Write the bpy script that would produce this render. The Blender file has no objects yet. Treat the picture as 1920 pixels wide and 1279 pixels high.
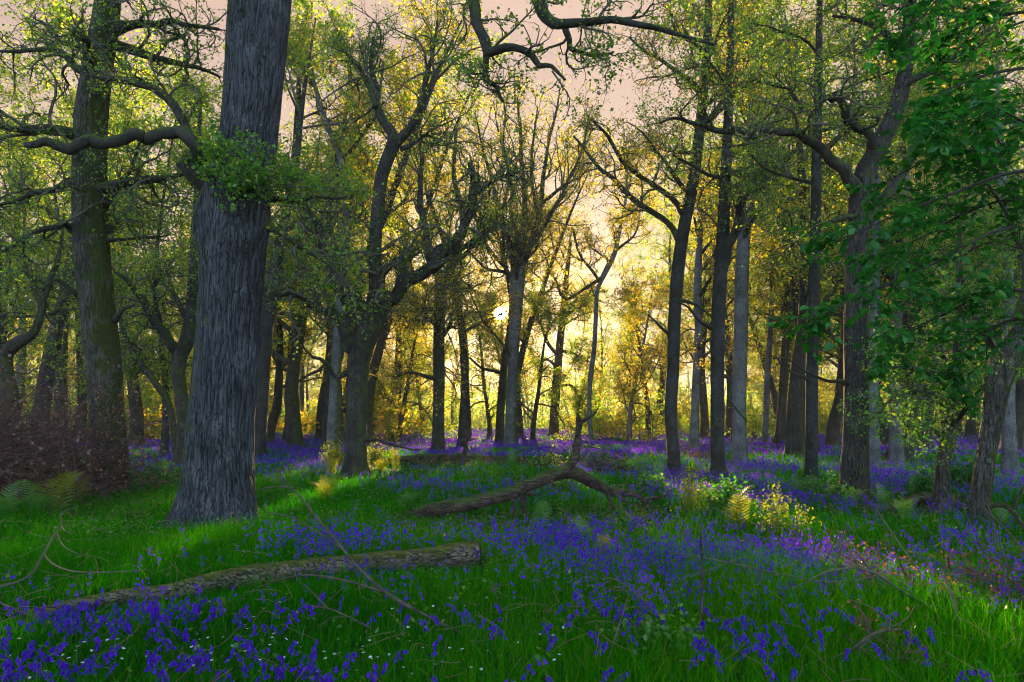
import bpy, math
import numpy as np

R = np.random.default_rng(11)
SC = bpy.context.scene
COL = SC.collection
F, YH, CAMZ = 1280.0, 788.0, 1.6
PITCH = math.atan((YH - 639.5) / F)
CP, SP = math.cos(PITCH), math.sin(PITCH)

# ------------------------------------------------------------------ camera maths
def ray(px, py):
    u = (px - 960.0) / F; v = (639.5 - py) / F
    return np.array([u, CP - v * SP, SP + v * CP])
def at(px, py, d):
    r = ray(px, py); return np.array([0, 0, CAMZ]) + r * (d / r[1])
def proj(P):
    P = np.asarray(P, float); x, y, z = P[..., 0], P[..., 1], P[..., 2] - CAMZ
    f = y * CP + z * SP; v = -y * SP + z * CP
    return 960 + F * x / f, 639.5 - F * v / f
def H(x, y):
    x = np.asarray(x, float); y = np.asarray(y, float)
    h = .035*np.sin(x*.9+.4*y) + .03*np.sin(.7*y-.5*x+1.3) + .04*np.sin(.23*x+.31*y+.5) + .03*np.sin(.11*y-.17*x)
    return h * np.clip(y / 10, 0, 1)
def ground(px, py):
    r = ray(px, py); z = 0.0
    for _ in range(12):
        d = (z - CAMZ) / r[2]; z = float(H(r[0] * d, r[1] * d))
    return np.array([r[0] * d, r[1] * d, z])
SUN = ray(938, 588); SUN = SUN / np.linalg.norm(SUN)

# shafts of sun that reach the ground: nothing leafy grows across them
GAPS = [(np.array([0, 0, CAMZ]), .33)]
for px, py, r in ((702, 888, 1.0), (626, 928, .55), (612, 880, .5), (1440, 1000, .62), (1300, 940, .4), (520, 806, .6), (880, 826, .6), (1190, 855, .4), (1400, 950, .5)):
    GAPS.append((ground(px, py) + np.array([0, 0, .25]), r))
def in_gap(P, lim=260):
    P = np.asarray(P, float); m = np.zeros(P.shape[:-1], bool)
    for Q, r in GAPS:
        d = P - Q; t = d @ SUN
        q = np.linalg.norm(d - t[..., None] * SUN, axis=-1)
        m |= (q < (r if r != .33 else .12+.0078*t)) & (t > .8)
    return m

# ------------------------------------------------------------------ scene helpers
def make_mesh(name, V, faces, mats, tint=None, matidx=None, smooth=True):
    me = bpy.data.meshes.new(name)
    V = np.asarray(V, np.float32).reshape(-1, 3)
    me.vertices.add(len(V)); me.vertices.foreach_set('co', V.ravel())
    faces = [np.asarray(f, np.int32) for f in faces if len(f)]
    loops = np.concatenate([f.ravel() for f in faces])
    sizes = np.concatenate([np.full(len(f), f.shape[1], np.int32) for f in faces])
    starts = np.concatenate([[0], np.cumsum(sizes)[:-1]]).astype(np.int32)
    me.loops.add(len(loops)); me.loops.foreach_set('vertex_index', loops)
    me.polygons.add(len(sizes)); me.polygons.foreach_set('loop_start', starts)
    try: me.polygons.foreach_set('loop_total', sizes)
    except Exception: pass
    for m in (mats if isinstance(mats, (list, tuple)) else [mats]): me.materials.append(m)
    if matidx is not None: me.polygons.foreach_set('material_index', np.asarray(matidx, np.int32))
    me.polygons.foreach_set('use_smooth', np.full(len(sizes), smooth))
    if tint is not None:
        a = me.attributes.new('tint', 'FLOAT', 'POINT'); a.data.foreach_set('value', np.asarray(tint, np.float32).ravel())
    me.update(calc_edges=True)
    return me
def link(name, data, parent=None, loc=None):
    o = bpy.data.objects.new(name, data); COL.objects.link(o)
    if parent is not None: o.parent = parent
    if name in ('twigs', 'branches', 'stems', 'dead_leaves'): o['kind'] = 'stuff'
    if loc is not None: o.location = loc
    return o
def tag(o, label=None, cat=None, group=None, kind=None):
    if label: o['label'] = label
    if cat: o['category'] = cat
    if group: o['group'] = group
    if kind: o['kind'] = kind
    return o
def thing(name, label, cat, loc=(0, 0, 0), group=None):
    o = link(name, None, None, [float(c) for c in loc]); o.empty_display_size = .2
    return tag(o, label, cat, group)
class MB:
    """collects shapes for one mesh"""
    def __init__(s): s.V = []; s.F = {}; s.T = []; s.n = 0
    def add(s, V, faces, tint=0.0):
        V = np.asarray(V, float).reshape(-1, 3)
        for f in faces:
            f = np.asarray(f)
            if len(f): s.F.setdefault(f.shape[1], []).append(f + s.n)
        s.V.append(V); s.T.append(np.broadcast_to(np.asarray(tint, float), (len(V),))); s.n += len(V)
    def mesh(s, name, mat, origin=(0, 0, 0), smooth=True):
        return make_mesh(name, np.concatenate(s.V) - np.asarray(origin), [np.concatenate(f) for f in s.F.values()], mat, np.concatenate(s.T), None, smooth)

# ------------------------------------------------------------------ geometry helpers
def nrm(v): return v / np.maximum(np.linalg.norm(v, axis=-1, keepdims=True), 1e-9)
def spline(P, n):
    """Catmull-Rom resample of rows of P (any columns)"""
    P = np.asarray(P, float)
    if len(P) == 2: return P[0] + np.linspace(0, 1, n)[:, None] * (P[1] - P[0])
    Q = np.vstack([2*P[0]-P[1], P, 2*P[-1]-P[-2]])
    seg = np.concatenate([[0], np.cumsum(np.linalg.norm(np.diff(P[:, :3], axis=0), axis=1))])
    s = np.linspace(0, seg[-1], n); i = np.clip(np.searchsorted(seg, s, 'right') - 1, 0, len(P) - 2)
    t = ((s - seg[i]) / np.maximum(seg[i+1] - seg[i], 1e-9))[:, None]
    a, b, c, d = Q[i], Q[i+1], Q[i+2], Q[i+3]
    return .5*((2*b) + (c-a)*t + (2*a-5*b+4*c-d)*t**2 + (3*b-a-3*c+d)*t**3)
def tubes(P, r, k, cap=False):
    """P (M,n,3), r (M,n) -> verts, [quads,(ngons)]"""
    P = np.asarray(P, float); M, n, _ = P.shape; r = np.broadcast_to(r, (M, n))
    T = nrm(np.gradient(P, axis=1)); mt = np.abs(nrm(T.mean(1)))
    ref = np.eye(3)[np.argmin(mt, axis=1)][:, None, :]
    U = nrm(ref - (ref * T).sum(-1, keepdims=True) * T); W = np.cross(T, U)
    a = np.arange(k) * 2*np.pi/k
    V = P[:, :, None, :] + r[:, :, None, None] * (np.cos(a)[:, None] * U[:, :, None, :] + np.sin(a)[:, None] * W[:, :, None, :])
    base = (np.arange(M) * n * k)[:, None, None]; i = np.arange(n-1)[None, :, None] * k; j = np.arange(k)[None, None, :]; j2 = (j+1) % k
    q = np.stack([base+i+j, base+i+j2, base+i+k+j2, base+i+k+j], -1).reshape(-1, 4)
    fs = [q]
    if cap:
        e = (np.arange(M)[:, None]*n*k + np.arange(k)[None, ::-1]); f = (np.arange(M)[:, None]*n*k + (n-1)*k + np.arange(k)[None, :])
        fs.append(np.concatenate([e, f]))
    return V.reshape(-1, 3), fs
def grow(S, D, L, n, gnarl, up):
    """many gnarled shoots at once -> (M,n+1,3)"""
    S = np.asarray(S, float); M = len(S); d = nrm(np.asarray(D, float)); st = (np.asarray(L, float) / n)[:, None]
    P = np.empty((M, n+1, 3)); P[:, 0] = S; w = R.normal(size=(M, 3)) * gnarl
    for i in range(n):
        w = .55*w + gnarl * R.normal(size=(M, 3))
        d = nrm(d + w + np.array([0, 0, up])); P[:, i+1] = P[:, i] + d * st
    return P
def kids(P, r, per, t0, t1, a0, a1, flat=0.0):
    """starts, directions, radius and t of side shoots"""
    M, n, _ = P.shape
    t = (t0 + (t1-t0) * (np.arange(per)[None, :] + R.random((M, per))) / per)
    f = t * (n-1); i = np.clip(f.astype(int), 0, n-2); fr = (f-i)[..., None]
    m = np.arange(M)[:, None]
    A, B = P[m, i], P[m, i+1]; S = A + (B-A)*fr; T = nrm(B-A)
    rr = r[m, i]*(1-fr[..., 0]) + r[m, i+1]*fr[..., 0]
    X = R.normal(size=S.shape); X[..., 2] *= (1-flat)
    X = nrm(X - (X*T).sum(-1, keepdims=True)*T)
    a = (a0 + (a1-a0)*R.random((M, per)))[..., None]
    D = np.cos(a)*T + np.sin(a)*X
    return S.reshape(-1, 3), D.reshape(-1, 3), rr.ravel(), t.ravel(), np.repeat(np.arange(M), per)
def leaf_quads(C, size, flat=.6, droop=0.0, wm=1.0):
    """folded diamond leaves"""
    N = len(C); s = (np.broadcast_to(size, (N,)) * (.65 + .7*R.random(N)))[:, None]
    a = nrm(R.normal(size=(N, 3)) * np.array([1, 1, .7]) - np.array([0, 0, droop]))
    u = nrm(R.normal(size=(N, 3)) * (1-flat) + np.array([0, 0, flat])); b = nrm(np.cross(a, u)); nn = np.cross(b, a)
    w = s*wm*(.34+.16*R.random((N, 1)))
    V = np.stack([C - a*s*.5, C + b*w + nn*s*.10, C + a*s*.5 - nn*s*.08, C - b*w + nn*s*.10], 1)
    return V.reshape(-1, 3), np.arange(N*4).reshape(N, 4)
def broad_leaves(C, a, u, size):
    """beech-like leaves: pointed oval, two halves folded on the midrib; C base points"""
    N = len(C); s = size[:, None]; a = nrm(a); b = nrm(np.cross(a, u)); n = np.cross(b, a)
    rows = []
    for t, w, z in ((0, 0, 0), (.28, .30, .03), (.62, .27, .0), (1., 0, -.12)):
        c = C + a*s*t + n*s*z
        if w == 0: rows.append(c)
        else: rows += [c, c + b*s*w + n*s*.09, c - b*s*w + n*s*.09]
    V = np.stack(rows, 1)   # 0 base;1 m1,2 l1,3 r1;4 m2,5 l2,6 r2;7 tip
    o = (np.arange(N)*8)[:, None]
    q = np.concatenate([o+np.array(x) for x in ([1, 2, 5, 4], [3, 1, 4, 6])]); t = np.concatenate([o+np.array(x) for x in ([0, 2, 1], [0, 1, 3], [4, 5, 7], [6, 4, 7])])
    return V.reshape(-1, 3), q, t

def snoise(th, z, n, seed, fmax=3, kz=1.0):
    g = np.random.default_rng(seed); o = 0
    for _ in range(n):
        o = o + np.cos(g.integers(1, fmax+1)*th + g.normal()*kz*z + g.uniform(0, 6.3)) * g.uniform(.4, 1)
    return o / n
def trunk_shape(path, k=28, n=60, seed=0, lump=.06, flare=.5, fh=.35, ridge=0.0, bumps=(), cap=True):
    """path rows x,y,z,r -> bole with buttresses, lumps and ridged bark"""
    Q = spline(path, n); P, r = Q[:, :3], Q[:, 3]
    T = nrm(np.gradient(P, axis=0)); ref = np.array([0., 1, 0])
    U = nrm(np.cross(np.cross(T, ref), T)*-1); W = np.cross(T, U)
    th = np.linspace(0, 2*np.pi, k, endpoint=False)[None, :]; s = np.concatenate([[0], np.cumsum(np.linalg.norm(np.diff(P, axis=0), axis=1))])[:, None]
    m = 1 + lump*snoise(th, s, 7, seed, 4, 1.6) + .4*lump*snoise(th, s, 6, seed+1, 9, 4)
    g = np.random.default_rng(seed+5)
    fl = 1 + .45*np.cos(3*th+g.uniform(0, 6)) + .35*np.cos(5*th+g.uniform(0, 6))
    m = m + flare*np.exp(-s/fh)*np.maximum(fl, .2)
    rr = r[:, None]*m
    for (bth, bs, bw, bh, amp) in bumps:
        dth = np.angle(np.exp(1j*(th-bth))); rr = rr + amp*np.exp(-(dth/bw)**2 - ((s-bs)/bh)**2)
    if ridge:
        ph = 2.2*snoise(th, s, 6, seed+2, 5, 1.5) + 1.1*snoise(th, s, 8, seed+3, 12, 6)
        rr = rr + ridge*(np.abs(np.sin(13*th+3*ph))**.6 - .5) + .4*ridge*snoise(th, s, 12, seed+4, 40, 22)
    V = P[:, None, :] + rr[..., None]*(np.cos(th)[..., None]*U[:, None, :] + np.sin(th)[..., None]*W[:, None, :])
    i = np.arange(n-1)[:, None]*k; j = np.arange(k)[None, :]; j2 = (j+1) % k
    q = np.stack([i+j, i+j2, i+k+j2, i+k+j], -1).reshape(-1, 4)
    fs = [q]
    if cap: fs.append(np.array([np.arange(k) + (n-1)*k]))
    return V.reshape(-1, 3), fs

# ------------------------------------------------------------------ materials
def new_mat(name):
    m = bpy.data.materials.new(name); m.use_nodes = True; nt = m.node_tree; nt.nodes.clear()
    out = nt.nodes.new('ShaderNodeOutputMaterial')
    def N(t, **kw):
        x = nt.nodes.new(t)
        for a, b in kw.items():
            if a.startswith('i_'): x.inputs[int(a[2:])].default_value = b
            elif '__' in a: x.inputs[a.replace('__', ' ').strip()].default_value = b
            else: setattr(x, a, b)
        return x
    L = lambda a, b: nt.links.new(a, b)
    return m, nt, out, N, L
def ramp(N, stops, interp='LINEAR'):
    r = N('ShaderNodeValToRGB'); e = r.color_ramp.elements; r.color_ramp.interpolation = interp
    while len(e) > 1: e.remove(e[-1])
    e[0].position, e[0].color = stops[0][0], (*stops[0][1], 1)
    for p, c in stops[1:]:
        x = e.new(p); x.color = (*c, 1)
    return r
def mixc(N, L, fac, a, b, mode='MIX'):
    x = N('ShaderNodeMix', data_type='RGBA', blend_type=mode)
    for s, v in ((0, fac), (6, a), (7, b)):
        if hasattr(v, 'is_linked'): L(v, x.inputs[s])
        else: x.inputs[s].default_value = v if s == 0 else (*v, 1)
    return x.outputs[2]
def bark_mat(name, ridge, furrow, moss=0.0, moss_dir=(1, 0, 0), scale=13., squash=.16, bump=.9, moss_col=(.05, .075, .012), lichen=.25, dist=.03, along=2):
    m, nt, out, N, L = new_mat(name)
    tc = N('ShaderNodeTexCoord'); mp = N('ShaderNodeMapping'); mp.inputs['Scale'].default_value = (1, 1, squash) if along == 2 else (squash, 1, 1); L(tc.outputs['Object'], mp.inputs[0])
    n0 = N('ShaderNodeTexNoise'); n0.inputs['Scale'].default_value = 7; n0.inputs['Detail'].default_value = 4; L(mp.outputs[0], n0.inputs['Vector'])
    wv = N('ShaderNodeVectorMath', operation='MULTIPLY_ADD'); L(n0.outputs['Color'], wv.inputs[0]); wv.inputs[1].default_value = (.11, .11, .11); L(mp.outputs[0], wv.inputs[2])
    def fiss(sc, sq, wd, dis, off):
        m2 = N('ShaderNodeMapping'); m2.inputs['Scale'].default_value = (1, 1, sq) if along == 2 else (sq, 1, 1); m2.inputs['Location'].default_value = (off, off*.7, off*1.3); L(tc.outputs['Object'], m2.inputs[0])
        q = N('ShaderNodeTexNoise'); q.inputs['Scale'].default_value = sc; q.inputs['Detail'].default_value = 3.5; q.inputs['Roughness'].default_value = .55; q.inputs['Distortion'].default_value = dis; L(m2.outputs[0], q.inputs['Vector'])
        s1 = N('ShaderNodeMath', operation='SUBTRACT'); L(q.outputs[0], s1.inputs[0]); s1.inputs[1].default_value = .5
        s2 = N('ShaderNodeMath', operation='ABSOLUTE'); L(s1.outputs[0], s2.inputs[0])
        r_ = N('ShaderNodeMapRange', interpolation_type='SMOOTHSTEP'); r_.inputs[2].default_value = wd; L(s2.outputs[0], r_.inputs[0]); return r_.outputs[0]
    fa, fb, fc = fiss(scale, squash*.55, .030, .6, 0.), fiss(scale*1.25, squash*.6, .020, .9, 3.1), fiss(scale*.8, squash*3.2, .014, .9, 7.7)
    m1_ = N('ShaderNodeMath', operation='MULTIPLY'); L(fa, m1_.inputs[0]); L(fb, m1_.inputs[1])
    mr_ = N('ShaderNodeMath', operation='MULTIPLY'); L(m1_.outputs[0], mr_.inputs[0]); L(fc, mr_.inputs[1])
    mr = mr_
    n1 = N('ShaderNodeTexNoise'); n1.inputs['Scale'].default_value = 38; n1.inputs['Detail'].default_value = 5; L(wv.outputs[0], n1.inputs['Vector'])
    n2 = N('ShaderNodeTexNoise'); n2.inputs['Scale'].default_value = 2.2; n2.inputs['Detail'].default_value = 5; L(tc.outputs['Object'], n2.inputs['Vector'])
    h = N('ShaderNodeMath', operation='MULTIPLY_ADD'); L(n1.outputs[0], h.inputs[0]); h.inputs[1].default_value = .45; L(mr.outputs[0], h.inputs[2])
    bp = N('ShaderNodeBump'); bp.inputs['Strength'].default_value = bump; bp.inputs['Distance'].default_value = dist; L(h.outputs[0], bp.inputs['Height'])
    c = mixc(N, L, mr.outputs[0], furrow, ridge)  # fissures darkened in the base colour, standing in for shade inside them
    lt = N('ShaderNodeMapRange'); lt.inputs[1].default_value = .5; lt.inputs[2].default_value = .75; lt.inputs[4].default_value = lichen; L(n1.outputs[0], lt.inputs[0])
    c = mixc(N, L, lt.outputs[0], c, tuple(min(1, x*2.0) for x in ridge))
    l2 = N('ShaderNodeMapRange'); l2.inputs[1].default_value = .35; l2.inputs[2].default_value = .7; l2.inputs[3].default_value = .55; l2.inputs[4].default_value = 1.25; L(n2.outputs[0], l2.inputs[0])
    vm = N('ShaderNodeVectorMath', operation='SCALE'); L(c, vm.inputs[0]); L(l2.outputs[0], vm.inputs['Scale']); c = vm.outputs[0]
    if moss:
        ge = N('ShaderNodeNewGeometry'); dt = N('ShaderNodeVectorMath', operation='DOT_PRODUCT'); L(ge.outputs['Normal'], dt.inputs[0]); dt.inputs[1].default_value = moss_dir
        n3 = N('ShaderNodeTexNoise'); n3.inputs['Scale'].default_value = 5; n3.inputs['Detail'].default_value = 6; L(tc.outputs['Object'], n3.inputs['Vector'])
        a = N('ShaderNodeMath', operation='MULTIPLY_ADD'); L(n3.outputs[0], a.inputs[0]); a.inputs[1].default_value = 2.2; L(dt.outputs['Value'], a.inputs[2])
        f = N('ShaderNodeMapRange'); f.inputs[1].default_value = 1.75-moss; f.inputs[2].default_value = 2.15-moss; L(a.outputs[0], f.inputs[0])
        n4 = N('ShaderNodeTexNoise'); n4.inputs['Scale'].default_value = 30; L(tc.outputs['Object'], n4.inputs['Vector'])
        mc = mixc(N, L, n4.outputs[0], tuple(x*.45 for x in moss_col), tuple(x*1.5 for x in moss_col))
        c = mixc(N, L, f.outputs[0], c, mc)
    p = N('ShaderNodeBsdfPrincipled'); p.inputs['Roughness'].default_value = .9; p.inputs['Specular IOR Level'].default_value = .2
    L(c, p.inputs['Base Color']); L(bp.outputs[0], p.inputs['Normal']); L(p.outputs[0], out.inputs[0])
    return m
def leaf_mat(name, cols, trans=.5, tcols=None, gloss=.04, tb=1.5):
    """cols: ramp over the per-leaf tint"""
    m, nt, out, N, L = new_mat(name)
    at_ = N('ShaderNodeAttribute', attribute_name='tint')
    n = len(cols); rc = ramp(N, [(i/(n-1), c) for i, c in enumerate(cols)]); L(at_.outputs['Fac'], rc.inputs[0])
    tcols = tcols or [tuple(min(.75, x*tb) for x in c) for c in cols]
    rt = ramp(N, [(i/(len(tcols)-1), c) for i, c in enumerate(tcols)]); L(at_.outputs['Fac'], rt.inputs[0])
    d = N('ShaderNodeBsdfDiffuse'); L(rc.outputs[0], d.inputs[0])
    t = N('ShaderNodeBsdfTranslucent'); L(rt.outputs[0], t.inputs[0])
    mx = N('ShaderNodeMixShader'); mx.inputs[0].default_value = trans; L(d.outputs[0], mx.inputs[1]); L(t.outputs[0], mx.inputs[2])
    g = N('ShaderNodeBsdfGlossy'); g.inputs['Roughness'].default_value = .45
    m2 = N('ShaderNodeMixShader'); m2.inputs[0].default_value = gloss; L(mx.outputs[0], m2.inputs[1]); L(g.outputs[0], m2.inputs[2])
    L(m2.outputs[0], out.inputs[0]); return m
def plain_mat(name, c1, c2, scale=8., rough=.9, bump=.5):
    m, nt, out, N, L = new_mat(name)
    tc = N('ShaderNodeTexCoord'); n1 = N('ShaderNodeTexNoise'); n1.inputs['Scale'].default_value = scale; n1.inputs['Detail'].default_value = 6; L(tc.outputs['Object'], n1.inputs['Vector'])
    r = ramp(N, [(.3, c1), (.7, c2)]); L(n1.outputs[0], r.inputs[0])
    bp = N('ShaderNodeBump'); bp.inputs['Strength'].default_value = bump; bp.inputs['Distance'].default_value = .02; L(n1.outputs[0], bp.inputs['Height'])
    p = N('ShaderNodeBsdfPrincipled'); p.inputs['Roughness'].default_value = rough; p.inputs['Specular IOR Level'].default_value = .2
    L(r.outputs[0], p.inputs['Base Color']); L(bp.outputs[0], p.inputs['Normal']); L(p.outputs[0], out.inputs[0]); return m

M_GREY = bark_mat('bark_slate_grey', (0.06027, 0.05912, 0.07175), (0.01722, 0.01665, 0.02066), moss=.18, moss_dir=(-1, .2, -.1), scale=15, squash=.10, bump=1.0, dist=.05, lichen=.06, moss_col=(.05, .06, .02))
M_MOSSY = bark_mat('bark_mossy', (.075, .066, .055), (.02, .018, .015), moss=.30, moss_dir=(.85, -.35, 0), scale=17, squash=.25, moss_col=(.035, .045, .006), bump=1.0)
M_DARK = bark_mat('bark_dark_oak', (0.0612, 0.05184, 0.04608), (0.0144, 0.01296, 0.0108), moss=.40, moss_dir=(.5, -.1, .5), scale=18, squash=.22, bump=1.0)
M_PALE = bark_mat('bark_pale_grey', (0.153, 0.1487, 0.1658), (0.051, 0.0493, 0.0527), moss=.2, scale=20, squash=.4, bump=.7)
M_BANDED = bark_mat('bark_banded', (0.0594, 0.05465, 0.05702), (0.01426, 0.01236, 0.01188), moss=.66, moss_dir=(-.3, .1, 0), scale=16, squash=1.6, bump=.8, moss_col=(.022, .025, .012))
M_TWIG = plain_mat('twig_bark', (.045, .038, .030), (.095, .085, .065), 9)
M_DARKTWIG = plain_mat('dark_twig', (.018, .015, .012), (.04, .033, .026), 12)
M_LIMB = bark_mat('limb_bark', (0.0525, 0.045, 0.039), (0.0165, 0.01425, 0.01125), moss=.5, moss_dir=(0, 0, 1), scale=20, squash=.8, bump=.8)
M_DEAD = bark_mat('dead_wood', (.165, .118, .082), (.04, .028, .02), moss=.24, moss_dir=(0, 0, 1.0), scale=16, squash=.13, bump=1.0, moss_col=(.075, .085, .01), along=0, lichen=.12)
M_DEADDARK = bark_mat('dead_wood_dark', (.085, .056, .040), (.016, .011, .009), moss=.30, moss_dir=(0, 0, 1.), scale=18, squash=.2, bump=1.0, along=0, lichen=.12)
M_STICK = plain_mat('dry_stick', (.026, .020, .016), (.085, .064, .048), 14)
M_CUT = plain_mat('weathered_cut', (.045, .03, .024), (.12, .08, .06), 22, bump=1)
M_BRACKEN = plain_mat('dead_bracken_twig', (.045, .022, .020), (.12, .062, .055), 10)
G = 1.0
L_OAK = leaf_mat('oak_leaf', [(.035, .10, .004), (.065, .16, .005), (.12, .20, .006), (.22, .22, .008)], .55, tb=2.4)
L_GOLD = leaf_mat('sun_toned_oak_leaf', [(.07, .13, .004), (.15, .19, .005), (.31, .21, .005), (.52, .20, .004)], .6, tb=2.4)  # bronze-yellow young leaf, with the sun's orange backlight put into its colour
L_OLIVE = leaf_mat('distant_leaf', [(.05, .12, .004), (.095, .185, .005), (.17, .22, .006), (.32, .23, .008)], .6, tb=2.4)
L_BEECH = leaf_mat('beech_leaf', [(0.00484, 0.05808, 0.005808), (0.008712, 0.1016, 0.006776), (0.0213, 0.1452, 0.008712), (0.04356, 0.1742, 0.01162)], .5, gloss=.03)
L_FRESH = leaf_mat('fresh_oak_leaf', [(.04, .14, .004), (.07, .21, .005), (.12, .25, .006), (.19, .26, .008)], .55)
L_LIME = leaf_mat('sun_toned_lime_leaf', [(0.072, 0.1296, 0.00216), (0.1368, 0.1728, 0.00288), (0.216, 0.1944, 0.00432)], .55)  # yellow-green leaf made golden, with the sun patch's light put into the colour
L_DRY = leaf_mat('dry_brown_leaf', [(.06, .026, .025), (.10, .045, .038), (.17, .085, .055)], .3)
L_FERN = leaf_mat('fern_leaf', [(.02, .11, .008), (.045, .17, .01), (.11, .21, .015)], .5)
L_GRASS = leaf_mat('grass_blade', [(0.007625, 0.1001, 0.0009531), (0.01334, 0.1477, 0.0009531), (0.03432, 0.1811, 0.001906), (0.1144, 0.2001, 0.005719)], .45, gloss=.0)
L_BELL = leaf_mat('bluebell_petal', [(0.0585, 0.00936, 0.312), (0.0819, 0.01404, 0.4056), (0.1248, 0.0273, 0.468)], .4, gloss=.0)
L_STEM = leaf_mat('bluebell_stem', [(.015, .11, .01), (.04, .16, .02)], .3)
L_WHITE = leaf_mat('white_petal', [(0.54, 0.594, 0.558), (0.72, 0.738, 0.72)], .3)
def ground_mat():
    m, nt, out, N, L = new_mat('woodland_floor')
    tc = N('ShaderNodeTexCoord'); a = N('ShaderNodeTexNoise'); a.inputs['Scale'].default_value = .6; a.inputs['Detail'].default_value = 7; L(tc.outputs['Object'], a.inputs['Vector'])
    b = N('ShaderNodeTexNoise'); b.inputs['Scale'].default_value = 14; b.inputs['Detail'].default_value = 6; L(tc.outputs['Object'], b.inputs['Vector'])
    r = ramp(N, [(.3, (.008, .045, .006)), (.5, (.012, .065, .008)), (.72, (.05, .075, .014))]); L(a.outputs[0], r.inputs[0])
    r2 = ramp(N, [(.3, (.25, .25, .25)), (.7, (1.15, 1.15, 1.15))]); L(b.outputs[0], r2.inputs[0])
    c = mixc(N, L, 1.0, r.outputs[0], r2.outputs[0], 'MULTIPLY')
    bp = N('ShaderNodeBump'); bp.inputs['Distance'].default_value = .05; L(b.outputs[0], bp.inputs['Height'])
    p = N('ShaderNodeBsdfPrincipled'); p.inputs['Roughness'].default_value = 1; p.inputs['Specular IOR Level'].default_value = .1
    L(c, p.inputs['Base Color']); L(bp.outputs[0], p.inputs['Normal']); L(p.outputs[0], out.inputs[0]); return m

# ------------------------------------------------------------------ ground sheet
def build_ground():
    t = np.linspace(-1, 1, 221); gx = 270*np.sign(t)*np.abs(t)**2.4
    s = np.linspace(-.45, 1, 241); gy = 270*np.sign(s)*np.abs(s)**2.4 + 6
    X, Y = np.meshgrid(gx, gy); Z = H(X, Y)
    V = np.stack([X, Y, Z], -1).reshape(-1, 3); n = len(gx); i = np.arange(len(gy)-1)[:, None]*n; j = np.arange(n-1)[None, :]
    q = np.stack([i+j, i+j+1, i+n+j+1, i+n+j], -1).reshape(-1, 4)
    tag(link('ground', make_mesh('ground', V, [q], ground_mat())), 'woodland floor running level to the distant trees', kind='structure')
build_ground()

# ------------------------------------------------------------------ trees
def crown_from(limbs, spec):
    """limbs: list of (n,4) rows; returns branch MB and leaf arrays in world space"""
    LP = np.stack([spline(l, 18) for l in limbs]); P1, r1 = LP[..., :3], np.maximum(LP[..., 3], .008)
    g = spec.get
    ln = np.linalg.norm(np.diff(P1, axis=1), axis=2).sum(1)
    n2 = g('n2', 8); l2 = g('l2', 2.4)
    S, D, rr, t, ow = kids(P1, r1, n2, g('t2', .2), 1.0, .5, 1.15)
    L2 = l2*(.45+.75*R.random(len(S)))*(1.1-.45*t)
    P2 = grow(S, D, L2, 9, g('gnarl', .2), g('up', .05))
    R2 = np.clip(rr*.5, .010, .022*l2)[:, None]*np.linspace(1, .28, 10)[None, :]
    S, D, rr, t, ow = kids(P2, R2, g('n3', 6), .12, 1.0, .4, 1.2)
    L3 = g('l3', .9)*(.4+.8*R.random(len(S)))
    P3 = grow(S, D, L3, 5, g('gnarl3', .28), .03)
    R3 = np.clip(rr*.6, .0045, .012)[:, None]*np.linspace(1, .35, 6)[None, :]*g('tw', 1.2)
    per = g('lv', 6); lt = .15+.85*R.random((len(P3), per)); f = lt*5; i = np.clip(f.astype(int), 0, 4); m = np.arange(len(P3))[:, None]
    C = P3[m, i] + (P3[m, i+1]-P3[m, i])*(f-i)[..., None]
    clump = R.random(len(P3))
    keep = (R.random((len(P3), per)) < (.25+1.1*clump)[:, None])
    C = C + R.normal(size=C.shape)*g('ls', .08)*.8
    tint = np.clip(.15+.55*np.repeat(clump[:, None], per, 1) + .25*R.normal(size=(len(P3), per)), 0, 1)
    C, tint = C[keep], tint[keep]
    # tufts along branches
    per = g('lv2', 5); lt = .25+.75*R.random((len(P2), per)); f = lt*9; i = np.clip(f.astype(int), 0, 8); m = np.arange(len(P2))[:, None]
    C2 = (P2[m, i] + (P2[m, i+1]-P2[m, i])*(f-i)[..., None] + R.normal(size=(len(P2), per, 3))*.12).reshape(-1, 3)
    C = np.concatenate([C, C2]); tint = np.concatenate([tint, np.clip(.4+.25*R.normal(size=len(C2)), 0, 1)])
    return (P2, R2), (P3, R3), C, tint
def cull(P, lo=.3):
    return ~in_gap(P[:, ::2]).any(1)
def hide_zone(C, spec):
    z = spec.get('zmin')
    return np.ones(len(C), bool) if z is None else C[:, 2] > z
def px_path(pts, d, dd=0.0):
    """traced outline points (x, y, width) -> rows x,y,z,r at distance d (drifting by dd towards the end)"""
    n = len(pts); out = []
    for i, (px, py, w) in enumerate(pts):
        e = d + dd*i/max(1, n-1); p = at(px, py, e); out.append([*p, w*.5*e/F])
    return np.array(out)
def auto_limbs(path, n, t0, t1, length, a0, a1, up, gnarl=.13, rmul=.5):
    Q = spline(path, 24); P, r = Q[None, :, :3], Q[None, :, 3]
    S, D, rr, t, _ = kids(P, r, n, t0, t1, a0, a1)
    L = length*(.6+.6*R.random(n))*(1.15-.5*t)
    X = grow(S, D, L, 9, gnarl, up)
    rad = np.clip(rr*rmul, .03, .16)[:, None]*np.linspace(1, .18, 10)[None, :]
    return [np.concatenate([X[i], rad[i][:, None]], 1) for i in range(n)]
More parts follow.
